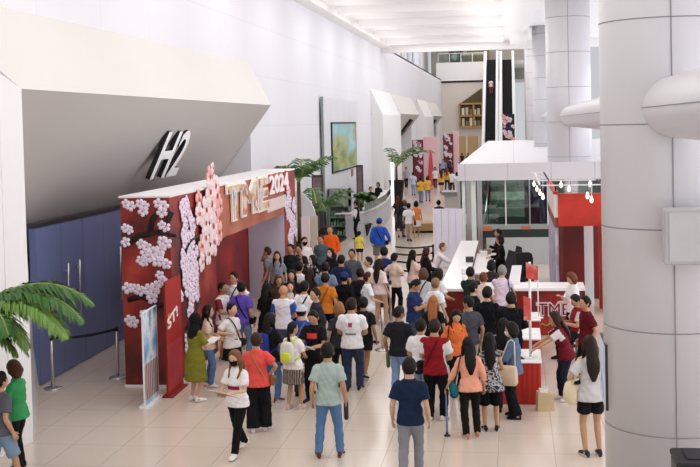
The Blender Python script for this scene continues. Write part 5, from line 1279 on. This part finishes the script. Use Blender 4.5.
r = W(325, 273, 1.66, 88, 'person in an orange tee with tan sling seen from behind', skin=MD, hair='short:'+BK, top='tee:#d07c26', bot='trousers:#1c1c1e')
crossbody(r, 'tan sling bag across the orange tee', 1, '#8b5a3a', '#c9a184', (.26, .1, .2))
r = W(344, 272, 1.62, 75, 'person dressed in black with a navy cap right of the orange tee', skin=MD, hair='short:'+BK, top='long:#151518', bot='trousers:#141416', cap='#24386e')
r = W(367, 272, 1.60, 25, 'person in a pale blue white tee in profile right of the black dressed group', sex='f', skin=LT, hair='tied:#3a211a', top='tee:#e6edf2', bot='trousers:#cfc4bb', arms=('low', 'down'))
r = W(379, 259, 1.62, 60, 'person in a pale pink top and beige trousers with long dark hair', sex='f', skin=LT, hair='long:#231713', top='wide:#ecd9d6', bot='trousers:#cda58a', shoes='#dcb39a')
r = W(384, 247, 1.74, 86, 'tall person in an indigo polo and black trousers seen from behind', skin=MD, hair='short:'+BK, top='tee:#27356f', bot='trousers:#15161c', shoes='#1c1a1a', bulk=1.08)
r = W(394, 253, 1.62, 60, 'person in a beige top half hidden right of the indigo polo', sex='f', skin=LT, hair='short:'+BK, top='tee:#d7c4b4', bot='trousers:#1b1b1e', arms=('bag', 'bag'))
r = W(360, 268, 1.62, 95, 'person in a black tee with dark hair left of the pale pink top', skin=MD, hair='short:'+BK, top='tee:#1a1a1d', bot='trousers:#1d1d20')
r = W(369, 257, 1.64, 200, 'person in a white shirt with black hair just before the grey jacket', skin=LT, hair='short:'+BK, top='tee:#eeebe8', bot='trousers:#44454c')
r = W(341, 255, 1.70, 78, 'person in a dark navy tee seen from behind before the grey jacket', skin=MD, hair='short:'+BK, top='tee:#232b4e', bot='trousers:#1c1c24', bulk=1.08)
r = W(352, 249, 1.66, 262, 'person in a grey jacket facing the camera behind the navy tee', skin=MD, hair='short:'+BK, top='long:#5b5e66', bot='trousers:#26262a')
r = W(325, 262, 1.70, 90, 'person in a dusty blue shirt seen from behind in the middle of the crowd', skin=MD, hair='short:'+BK, top='tee:#7688a6', bot='trousers:#2a2d38', bulk=1.1)
r = W(313, 255, 1.60, 215, 'person with a white face mask and raised arm in dotted black clothes', sex='f', skin=LT, hair='long:'+BK, top='tee:dots', bot='trousers:#1b1b1d', mask='#efeef0', arms=('raise', 'down'))
r = W(331, 248, 1.60, 240, 'person with a pale face mask left of the navy tee', sex='f', skin=LT, hair='long:#1f1613', top='tee:#2a2326', bot='trousers:#1b1b1d', mask='#e4d9d4')
r = W(299, 262, 1.66, 70, 'person in a white shirt bent to the left behind two dark haired faces', skin=MD, hair='short:'+BK, top='tee:#ebe9ea', bot='trousers:#2e2e33')
r = W(292, 270, 1.58, 265, 'person with long dark hair facing the camera, upper of two faces', sex='f', skin=LT, hair='long:'+BK, top='tee:#2b2224', bot='trousers:#1d1d1f')
r = W(290, 281, 1.54, 280, 'person with long dark hair facing the camera right above the bald person', sex='f', skin=LT, hair='long:#1d1411', top='tee:#d9c8c2', bot='trousers:#1d1d1f', G=None)
r = W(278, 275, 1.56, 300, 'person in brown clothes between the black dress and the two dark haired faces', sex='f', skin=MD, hair='bob:#5a3626', top='tee:#4a3430', bot='trousers:#26211f')
r = W(268, 247, 1.68, 170, 'person in a grey tee with a hand at the face before the lilac arch wall', skin=LT, hair='short:#3a2a22', top='tee:#8f8e93', bot='trousers:#3b3f4c', arms=('face', 'down'))
r = W(277, 250, 1.60, 275, 'person with long dark hair in a grey blue top behind the grey tee', sex='f', skin=LT, hair='long:'+BK, top='tee:#8f98a6', bot='trousers:#3a3c44')
r = W(291, 244, 1.72, 245, 'person in a dark green jacket facing the camera at the arch end', skin=MD, hair='short:'+BK, top='long:#1f2e2c', bot='trousers:#1d1e22', bulk=1.08)
r = W(299, 246, 1.66, 255, 'person in dark plum clothes right behind the dark green jacket', skin=MD, hair='short:'+BK, top='tee:#3a2336', bot='trousers:#202024')
r = W(304, 237, 1.68, 300, 'person in a white shirt and black face mask past the arch', skin=LT, hair='short:'+BK, top='tee:#efebea', bot='trousers:#2b2c33', mask='#17171a')
r = W(321, 235, 1.66, 255, 'person in a teal grey shirt before the bright orange top', skin=MD, hair='short:#231a15', top='tee:#50646c', bot='trousers:#2a2c33')
r = W(330, 226, 1.68, 268, 'person in a bright orange top facing the camera', skin=MD, hair='crop:#4a4644', top='long:#ee6220', bot='trousers:#33343c', bulk=1.1)
r = W(309, 268, 1.58, 80, 'dark haired person in brown black clothes left of the dusty blue shirt', sex='f', skin=MD, hair='long:#2a1a14', top='tee:#2a2324', bot='trousers:#1e1e20')
# -- lane behind
r = W(359, 231, 1.16, 84, 'child in a yellow top and black shorts seen from behind', sex='f', skin=MD, hair='short:'+BK, top='tee:#ecd84e', bot='shorts:#1d1d22', shoes='#d8cfc8')
r = W(379, 218, 1.72, 82, 'person in a royal blue jacket and blue cap walking away with a dark strap', skin=MD, hair='crop:'+BK, top='long:#2d55b8', bot='bermuda:#6a675f', shoes='#e6e2de', cap='#22408c', bulk=1.15, arms=('side', 'down'), legs='walk')
crossbody(r, 'dark strap across the royal blue jacket', -1, '#16204a')
r = W(356, 196, 1.68, 178, 'person in a white shirt and black vest standing at the reception desk', skin=MD, hair='short:'+BK, top='mid:#1d1d20:#eceaea', bot='trousers:#141416', arms=('paper', 'paper'))
r = W(401, 201, 1.60, 85, 'person in a dark navy dress walking away, leftmost of the three walkers', sex='f', skin=MD, hair='long:'+BK, top='dress:#2a2d3a', bot='hem:.45', legs='walk')
r = W(408.5, 203, 1.62, 90, 'person in a white tee and tan trousers walking away, middle of the three walkers', skin=MD, hair='short:'+BK, top='tee:#ecebee', bot='trousers:#b59f8c', legs='walk2')
shoulder_bag(r, 'dark red bag at the side of the walking white tee', 1, '#7a2433', (.24, .1, .22))
r = W(416, 201, 1.58, 92, 'person in an orange tee and white skirt walking away, rightmost of the three walkers', sex='f', skin=MD, hair='bob:'+BK, top='tee:#ee8a4a', bot='skirt:#efe9e4:.52', shoes='#c99f86', legs='walk')
r = W(397.5, 196, 1.62, 80, 'person with reddish brown hair just behind the dark navy dress', sex='f', skin=MD, hair='long:#5a2a1c', top='tee:#3a2a2a', bot='trousers:#26262b')
r = W(404.5, 200, 1.60, 95, 'person in a pale blue top between the dark navy dress and the white tee', sex='f', skin=MD, hair='bob:#6a442e', top='tee:#8fa3c8', bot='trousers:#4a5266')
r = W(438.5, 200, 1.62, 90, 'person in dark clothes just left of the grey topped kiosk', skin=MD, hair='short:'+BK, top='tee:#33353d', bot='trousers:#232327')
# -- counter crowd, left arm
r = W(412, 250, 1.60, 40, 'person in a pale pink top with very long black hair by the queue rails', sex='f', skin=LT, hair='long:#0f0c0c', top='tee:#e6c7bd', bot='trousers:#2a2729', arms=('low', 'low'))
r = W(426, 247, 1.60, 20, 'person in a black jacket with dark red brown hair by the queue rails', sex='f', skin=LT, hair='long:#3a1d18', top='long:#1f1d20', bot='trousers:#232325', arms=('paper', 'low'))
shoulder_bag(r, 'black handbag on the arm of the black jacket by the queue rails', -1, '#1c1a1c')
r = W(449, 247, 1.62, 0, 'person in a white blouse leaning over the far part of the white counter', sex='f', skin=LT, hair='tied:#6b4a30', top='mid:#efe6e6', bot='trousers:#3a3336', arms=('fwd', 'fwd'), lean=24, G=(-2.12, 29.6))
r = W(438, 262, 1.62, 40, 'person in a white tee with short dark hair at the counter corner', sex='f', skin=LT, hair='bob:#1e1715', top='tee:#e9e7e8', bot='trousers:#2a2a2e', arms=('low', 'low'))
r = W(423, 270, 1.60, 70, 'person with brown hair in a pale grey tee and dark strap', sex='f', skin=LT, hair='bob:#5f4433', top='tee:#cfd2d6', bot='trousers:#3a3a42')
crossbody(r, 'dark strap across the pale grey tee near the counter', 1, '#2b2c38')
r = W(435, 278, 1.62, 60, 'person with tied light brown hair in a white tee near the counter corner', sex='f', skin=LT, hair='tied:#8d6a4e', top='tee:#eef0f2', bot='trousers:#4a4a52', bulk=1.08)
r = W(413, 278, 1.70, 350, 'person in a navy polo looking down at a phone', skin=MD, hair='short:'+BK, top='tee:#2a355f', bot='jeans:#3a4a66', arms=('phone', 'phone'), head=(0, -35), bulk=1.08)
held(r, -1, 'smartphone', 'phone held by the person in the navy polo')
r = W(433, 296, 1.58, 86, 'person in a black top with long copper blond hair', sex='f', skin=LT, hair='long:#a5693d', top='tee:#1a1a1c', bot='trousers:#1c1c1f')
# -- counter crowd, front
r = W(470, 266, 1.66, 82, 'person in a dark green tee at the counter, back to the camera', skin=MD, hair='short:'+BK, top='tee:#20332d', bot='trousers:#22242a', arms=('fwd', 'fwd'))
r = W(483, 269, 1.58, 80, 'person with a brown hair bun in a cream top at the counter', sex='f', skin=LT, hair='bun:#6a4026', top='tee:#e2cfc4', bot='trousers:#3a3436', arms=('low', 'low'))
r = W(498, 261, 1.70, 74, 'grey haired person in a lilac shirt leaning on the counter', skin='#c79b80', hair='short:#8d8a88', top='tee:#dccbdb', bot='jeans:#2d3650', arms=('fwd', 'fwd'), lean=8, G=(-.32, 23.85))
shoulder_bag(r, 'black bag hanging at the lilac shirt', 1, '#17171a', (.34, .14, .22), -.02)
r = W(491, 266, 1.58, 60, 'dark haired person hidden left of the lilac shirt', sex='f', skin=LT, hair='bob:'+BK, top='tee:#3a2f35', bot='trousers:#222225')
r = W(473, 282, 1.66, 30, 'person in a black tee in profile before the dark green tee', skin=LT, hair='short:'+BK, top='tee:#18191b', bot='trousers:#1c1c20')
r = W(469, 296, 1.68, 120, 'person in a charcoal grey tee turning left in the counter crowd', skin=MD, hair='short:'+BK, top='tee:#4a4d54', bot='trousers:#c0b4a6', head=(30, -10))
r = W(487, 289, 1.72, 80, 'person in a black blazer with back to the camera, left of two dark jackets', skin=LT, hair='short:'+BK, top='long:#17171b', bot='trousers:#cfc8bf', arms=('low', 'low'))
held(r, 1, 'paper_sheet', 'white paper held by the person in the black blazer')
r = W(511, 289, 1.72, 92, 'person in a black jacket with back to the camera, right of two dark jackets', skin=MD, hair='short:'+BK, top='long:#141518', bot='trousers:#17171a', arms=('low', 'low'), bulk=1.08)
r = W(503, 318, 1.58, 85, 'person in black with long black hair before the two dark jackets', sex='f', skin=LT, hair='long:#0f0c0d', top='tee:#17171a', bot='trousers:#17171a')
# -- front right group
r = W(398, 306, 1.66, 70, 'person in a black tee and light jeans looking right', skin=DK, hair='short:#231914', top='tee:#212327', bot='jeans:#7f9bc0', shoes='#444444', arms=('low', 'down'), head=(-25, -15), bulk=1.05)
held(r, -1, 'water_bottle', 'green bottle at the hip of the black tee with light jeans', '#4a7a3a')
r = W(420, 319, 1.62, 80, 'person in a white tee with short black hair left of the red vest', skin=MD, hair='short:'+BK, top='tee:#eceaeb', bot='jeans:#8d9ab0', arms=('low', 'low'))
r = W(434, 316, 1.68, 78, 'person in a red vest with white sleeves and black trousers seen from behind', skin=MD, hair='short:#2a1d17', top='tee:#8e1d25:#e6e4e6', bot='trousers:#141416', shoes='#e9e4e2', arms=('low', 'low'), bulk=1.15)
crossbody(r, 'dark red strap and black bag across the red vest', 1, '#5c1820', '#18181b', (.26, .12, .2))
r = W(409, 358, 1.70, 88, 'person in a dark navy tee and grey trousers cut by the bottom edge', skin=LT, hair='short:'+BK, top='tee:#1c2a42', bot='trousers:#8b8b92', shoes='#333333', arms=('down', 'down'), legs='step')
r = W(455, 308, 1.58, 300, 'person with long dark hair bending over an orange shawl beside the red vest', sex='f', skin=LT, hair='long:#1b1210', top='wide:#e8793f', bot='trousers:#19191b', head=(-20, -30))
shoulder_bag(r, 'black shoulder bag of the person with the orange shawl', 1, '#161618', (.34, .14, .3))
r = W(469, 338, 1.56, 104, 'person in a peach blouse and black trousers leaning on a blue walking stick', sex='f', skin=MD, hair='long:#100d0d', top='mid:#efa78d', bot='trousers:#1b1716', shoes='#c07f62', arms=('down', 'cane'), lean=6)
rp = r
shoulder_bag(r, 'teal bag at the side of the peach blouse', -1, '#1d6d78', (.28, .1, .22), .02, '#4a3a44', .05)
r = W(489, 333, 1.56, 96, 'person in a black white floral dress top and black shorts', sex='f', skin=MD, hair='long:#0f0c0d', top='slipdress:floral', bot='hem:.70:bermuda:#131315', shoes='#2a2a2c', arms=('low', 'low'), legs='stand')
r = W(513, 322, 1.60, 165, 'person in a denim blue shirt, face mask and black trousers beside the nearest red table', sex='f', skin=LT, hair='bob:'+BK, top='mid:#5c708e', bot='wide:#17171a', shoes='#1c1a1a', mask='#ece9ea', arms=('phone', 'paper'), head=(10, -10))
shoulder_bag(r, 'big beige shoulder bag of the person in the denim shirt', -1, '#d9bfa2', (.36, .16, .34), .06, '#e4d3bd', .05)
r = W(541, 317, 1.60, 185, 'staff person in a dark red vest with pale sleeves leaning over the nearest red table', sex='f', skin=MD, hair='long:#33211a', top='tee:#6e1c28:#dcd5d6', bot='trousers:#1b2030', shoes='#e4dfdc', arms=('fwd', 'fwd'), lean=16, G=(.78, 18.8), head=(0, -15))
r = W(576, 291, 1.70, 195, 'staff person in a red vest reading papers right of the counter', skin=MD, hair='short:'+BK, top='tee:#901e26:#c9c2c4', bot='trousers:#17171a', arms=('paper', 'paper'), head=(0, -28), sit=True, legs='sit', bulk=1.06, G=tuple(PZ(578, 294, 1.30))[:2])
so = empty('stool', (r.G[0], r.G[1], 0), r.rz, 'black stool under the reading staff person', 'stool')
f = MB(); f.lathe((0, -.02, 0), [(.001, .37), (.17, .37), (.18, .39), (.18, .42), (.16, .435), (.001, .435)], 18); f.build('seat', M['black'], so)
for sx in (-.13, .13):
    for sy in (-.15, .11): f = MB(); f.tube([(sx*.7, sy*.7, .38), (sx, sy, 0)], .014, 6); f.build('leg', M['dsteel'], so)

held(r, 1, 'clipboard', 'white papers on a dark board held by the reading staff person', '#2a2a2e')
r = W(586, 296, 1.66, 200, 'staff person in a dark red vest behind the reading staff person', skin=MD, hair='short:'+BK, top='tee:#5e161f', bot='trousers:#1a1a1d')
r = W(573, 272, 1.62, 205, 'person in a white shirt standing by the counter end before the booth', sex='f', skin=LT, hair='bob:#6a3b26', top='mid:#f1eff0', bot='trousers:#1c1c20', arms=('phone', 'paper'), head=(0, -20))
r = W(590, 336, 1.76, 104, 'person in a grey white tee and black shorts beside the nearest column', sex='f', skin=MD, hair='long:#2a1a16', top='tee:#cfcbcc', bot='shorts:#18181b', shoes='#33363f', arms=('down', 'bag'), legs='stand', G=None)
shoulder_bag(r, 'cream round bag at the side of the person in black shorts', -1, '#e6d7b4', (.28, .14, .28), .10, '#e6d7b4', .1)
# -- staff behind the counter
r = W(490, 228, 1.64, 190, G=(-.48, 32.6), label='staff person in black behind the counter, farther of the two', sex='f', skin=MD, hair='short:'+BK, top='long:#19191c', bot='trousers:#19191c', arms=('phone', 'low'))
r = W(493, 236, 1.64, 185, G=(-.40, 30.6), label='staff person in black behind the counter, nearer of the two', sex='f', skin=MD, hair='bob:#2a1512', top='long:#1d1a1d', bot='trousers:#19191c', arms=('paper', 'low'))
# -- reception desk staff, far visitors
r = W(370, 179, 1.64, 300, G=(-7.25, 55.5), label='person in black behind the reception desk, left of two', skin=MD, hair='short:'+BK, top='long:#1a191c', bot='trousers:#1a1a1c')
r = W(378, 175, 1.66, 250, G=(-7.3, 59.2), label='person in black behind the reception desk, right of two', sex='f', skin=MD, hair='bob:'+BK, top='long:#1c1a1c', bot='trousers:#1a1a1c')
for px, py, a, sx, hr, tp, bt, lb in [
    (420.5, 177, 90, 'f', 'short:'+BK, 'tee:#e9b93a', 'jeans:#6f86ac', 'person in a yellow top and jeans walking away, left of the yellow pair'),
    (427.5, 176, 90, 'f', 'bob:#3a2018', 'tee:#edb640', 'jeans:#7289ae', 'person in a yellow top and jeans walking away, right of the yellow pair'),
    (413, 172, 95, 'm', 'short:'+BK, 'tee:#b9c6dc', 'jeans:#8aa0c0', 'person in pale blue walking away left of the yellow pair'),
    (435, 167, 270, 'f', 'bob:'+BK, 'tee:#efeef2', 'trousers:#5a2a30', 'person in white facing the camera right of the yellow pair'),
    (441, 170, 100, 'f', 'long:#3a2018', 'tee:#e2b34a', 'skirt:#3a3340:.6', 'person in a yellow top bending beyond the yellow pair'),
    (447, 168, 80, 'f', 'long:#7a3a22', 'tee:#d9a23a', 'trousers:#2a2a2e', 'person with copper hair in an ochre top far down the lane'),
    (452, 170, 85, 'm', 'short:'+BK, 'tee:#e9eaee', 'trousers:#1e1e22', 'person in white and black trousers far down the lane, before the slab'),
    (457, 172, 95, 'f', 'bob:'+BK, 'tee:#ded8e4', 'trousers:#d9cfd2', 'person in pale clothes far down the lane beside the slab edge'),
    (438, 160, 90, 'm', 'short:'+BK, 'tee:#27456e', 'trousers:#26262b', 'person in blue far down the lane between the blossom towers'),
    (443, 159, 270, 'm', 'short:'+BK, 'tee:#88a4cf', 'trousers:#33343a', 'person in light blue far down the lane between the blossom towers'),
    (449, 158, 80, 'm', 'short:'+BK, 'tee:#3a3f52', 'trousers:#222226', 'person in slate far down the lane below the farther blossom tower'),
    (462, 153, 90, 'm', 'short:'+BK, 'tee:#4a2c30', 'trousers:#222226', 'person in maroon at the far hall opening'),
    (456, 154, 265, 'f', 'long:'+BK, 'tee:#d9c7d2', 'trousers:#3a3a44', 'person in pale pink at the far hall opening'),
    (468, 153, 100, 'm', 'short:'+BK, 'tee:#22232a', 'trousers:#1e1e22', 'person in black at the far hall opening'),
    (460, 162, 90, 'f', 'bob:'+BK, 'tee:#7a4a4a', 'trousers:#2a2a30', 'person in dusty red far down the lane at the slab edge'),
    (432, 163, 100, 'm', 'short:'+BK, 'tee:#d4d6dd', 'trousers:#3a3d48', 'person in light grey far down the lane left of the blue pair'),
    (406, 167, 270, 'm', 'short:'+BK, 'tee:#b8b1c4', 'trousers:#24242a', 'person in lilac grey standing past the potted palm'),
    (392, 169, 270, 'm', 'short:'+BK, 'tee:#6a5148', 'trousers:#24242a', 'person in brown standing left of the potted palm'),
    (425, 165, 90, 'f', 'bob:'+BK, 'tee:#c8b8b0', 'trousers:#55504e', 'person in beige far down the lane right of the crimson tower')]:
    k = 0 if 'far down' not in lb else 0
    W(px, py, 1.62, a, lb, sex=sx, hair=hr, top=tp, bot=bt, skin=MD, legs='walk' if len(lb) % 2 else 'walk2', lod=0, arms=('swing', 'back') if len(lb) % 3 else ('down', 'phone'))
# the walking stick of the peach blouse
h = (rp.wr[-1]+rp.hdir[-1]*.06)*rp.s
st_ = empty('walking_stick', (rp.G[0], rp.G[1], 0), rp.rz, 'blue walking stick with a small foot held by the person in the peach blouse', 'walking stick')
f = MB(); f.tube([(h.x, h.y, .03), (h.x, h.y, h.z)], .013, 10); f.build('shaft', mat('blue metal shaft', '#6f7fae', .35, .4), st_)
f = MB(); f.tube([h+Vector((0, -.07, .01)), h+Vector((0, .0, .012)), h+Vector((0, .07, .0))], .016, 8, rounded=True); f.build('grip', M['black'], st_)
f = MB(); f.lathe((h.x, h.y, 0), [(.05, 0), (.05, .015), (.02, .03), (.02, .06), (.012, .06)], 12); f.build('foot', mat('navy rubber foot', '#2b3050', .7), st_)
e_t = .64; e_o = bpy.data.objects['escalator']; e_y = 118-(118-e_o.location.y)*(1-e_t)
r = W(490, 95, 1.65, 90, 'person in pale pink riding the left escalator at the far end', G=(e_o.location.x+.5, e_y), sex='f', skin=MD, hair='bob:'+BK, top='tee:#e3c7c9', bot='trousers:#8a4a50', lod=0)
r.root.location.z = (118-e_o.location.y)*math.tan(math.radians(30))*(e_t+1/44)
bpy.data.scenes.remove(bench)
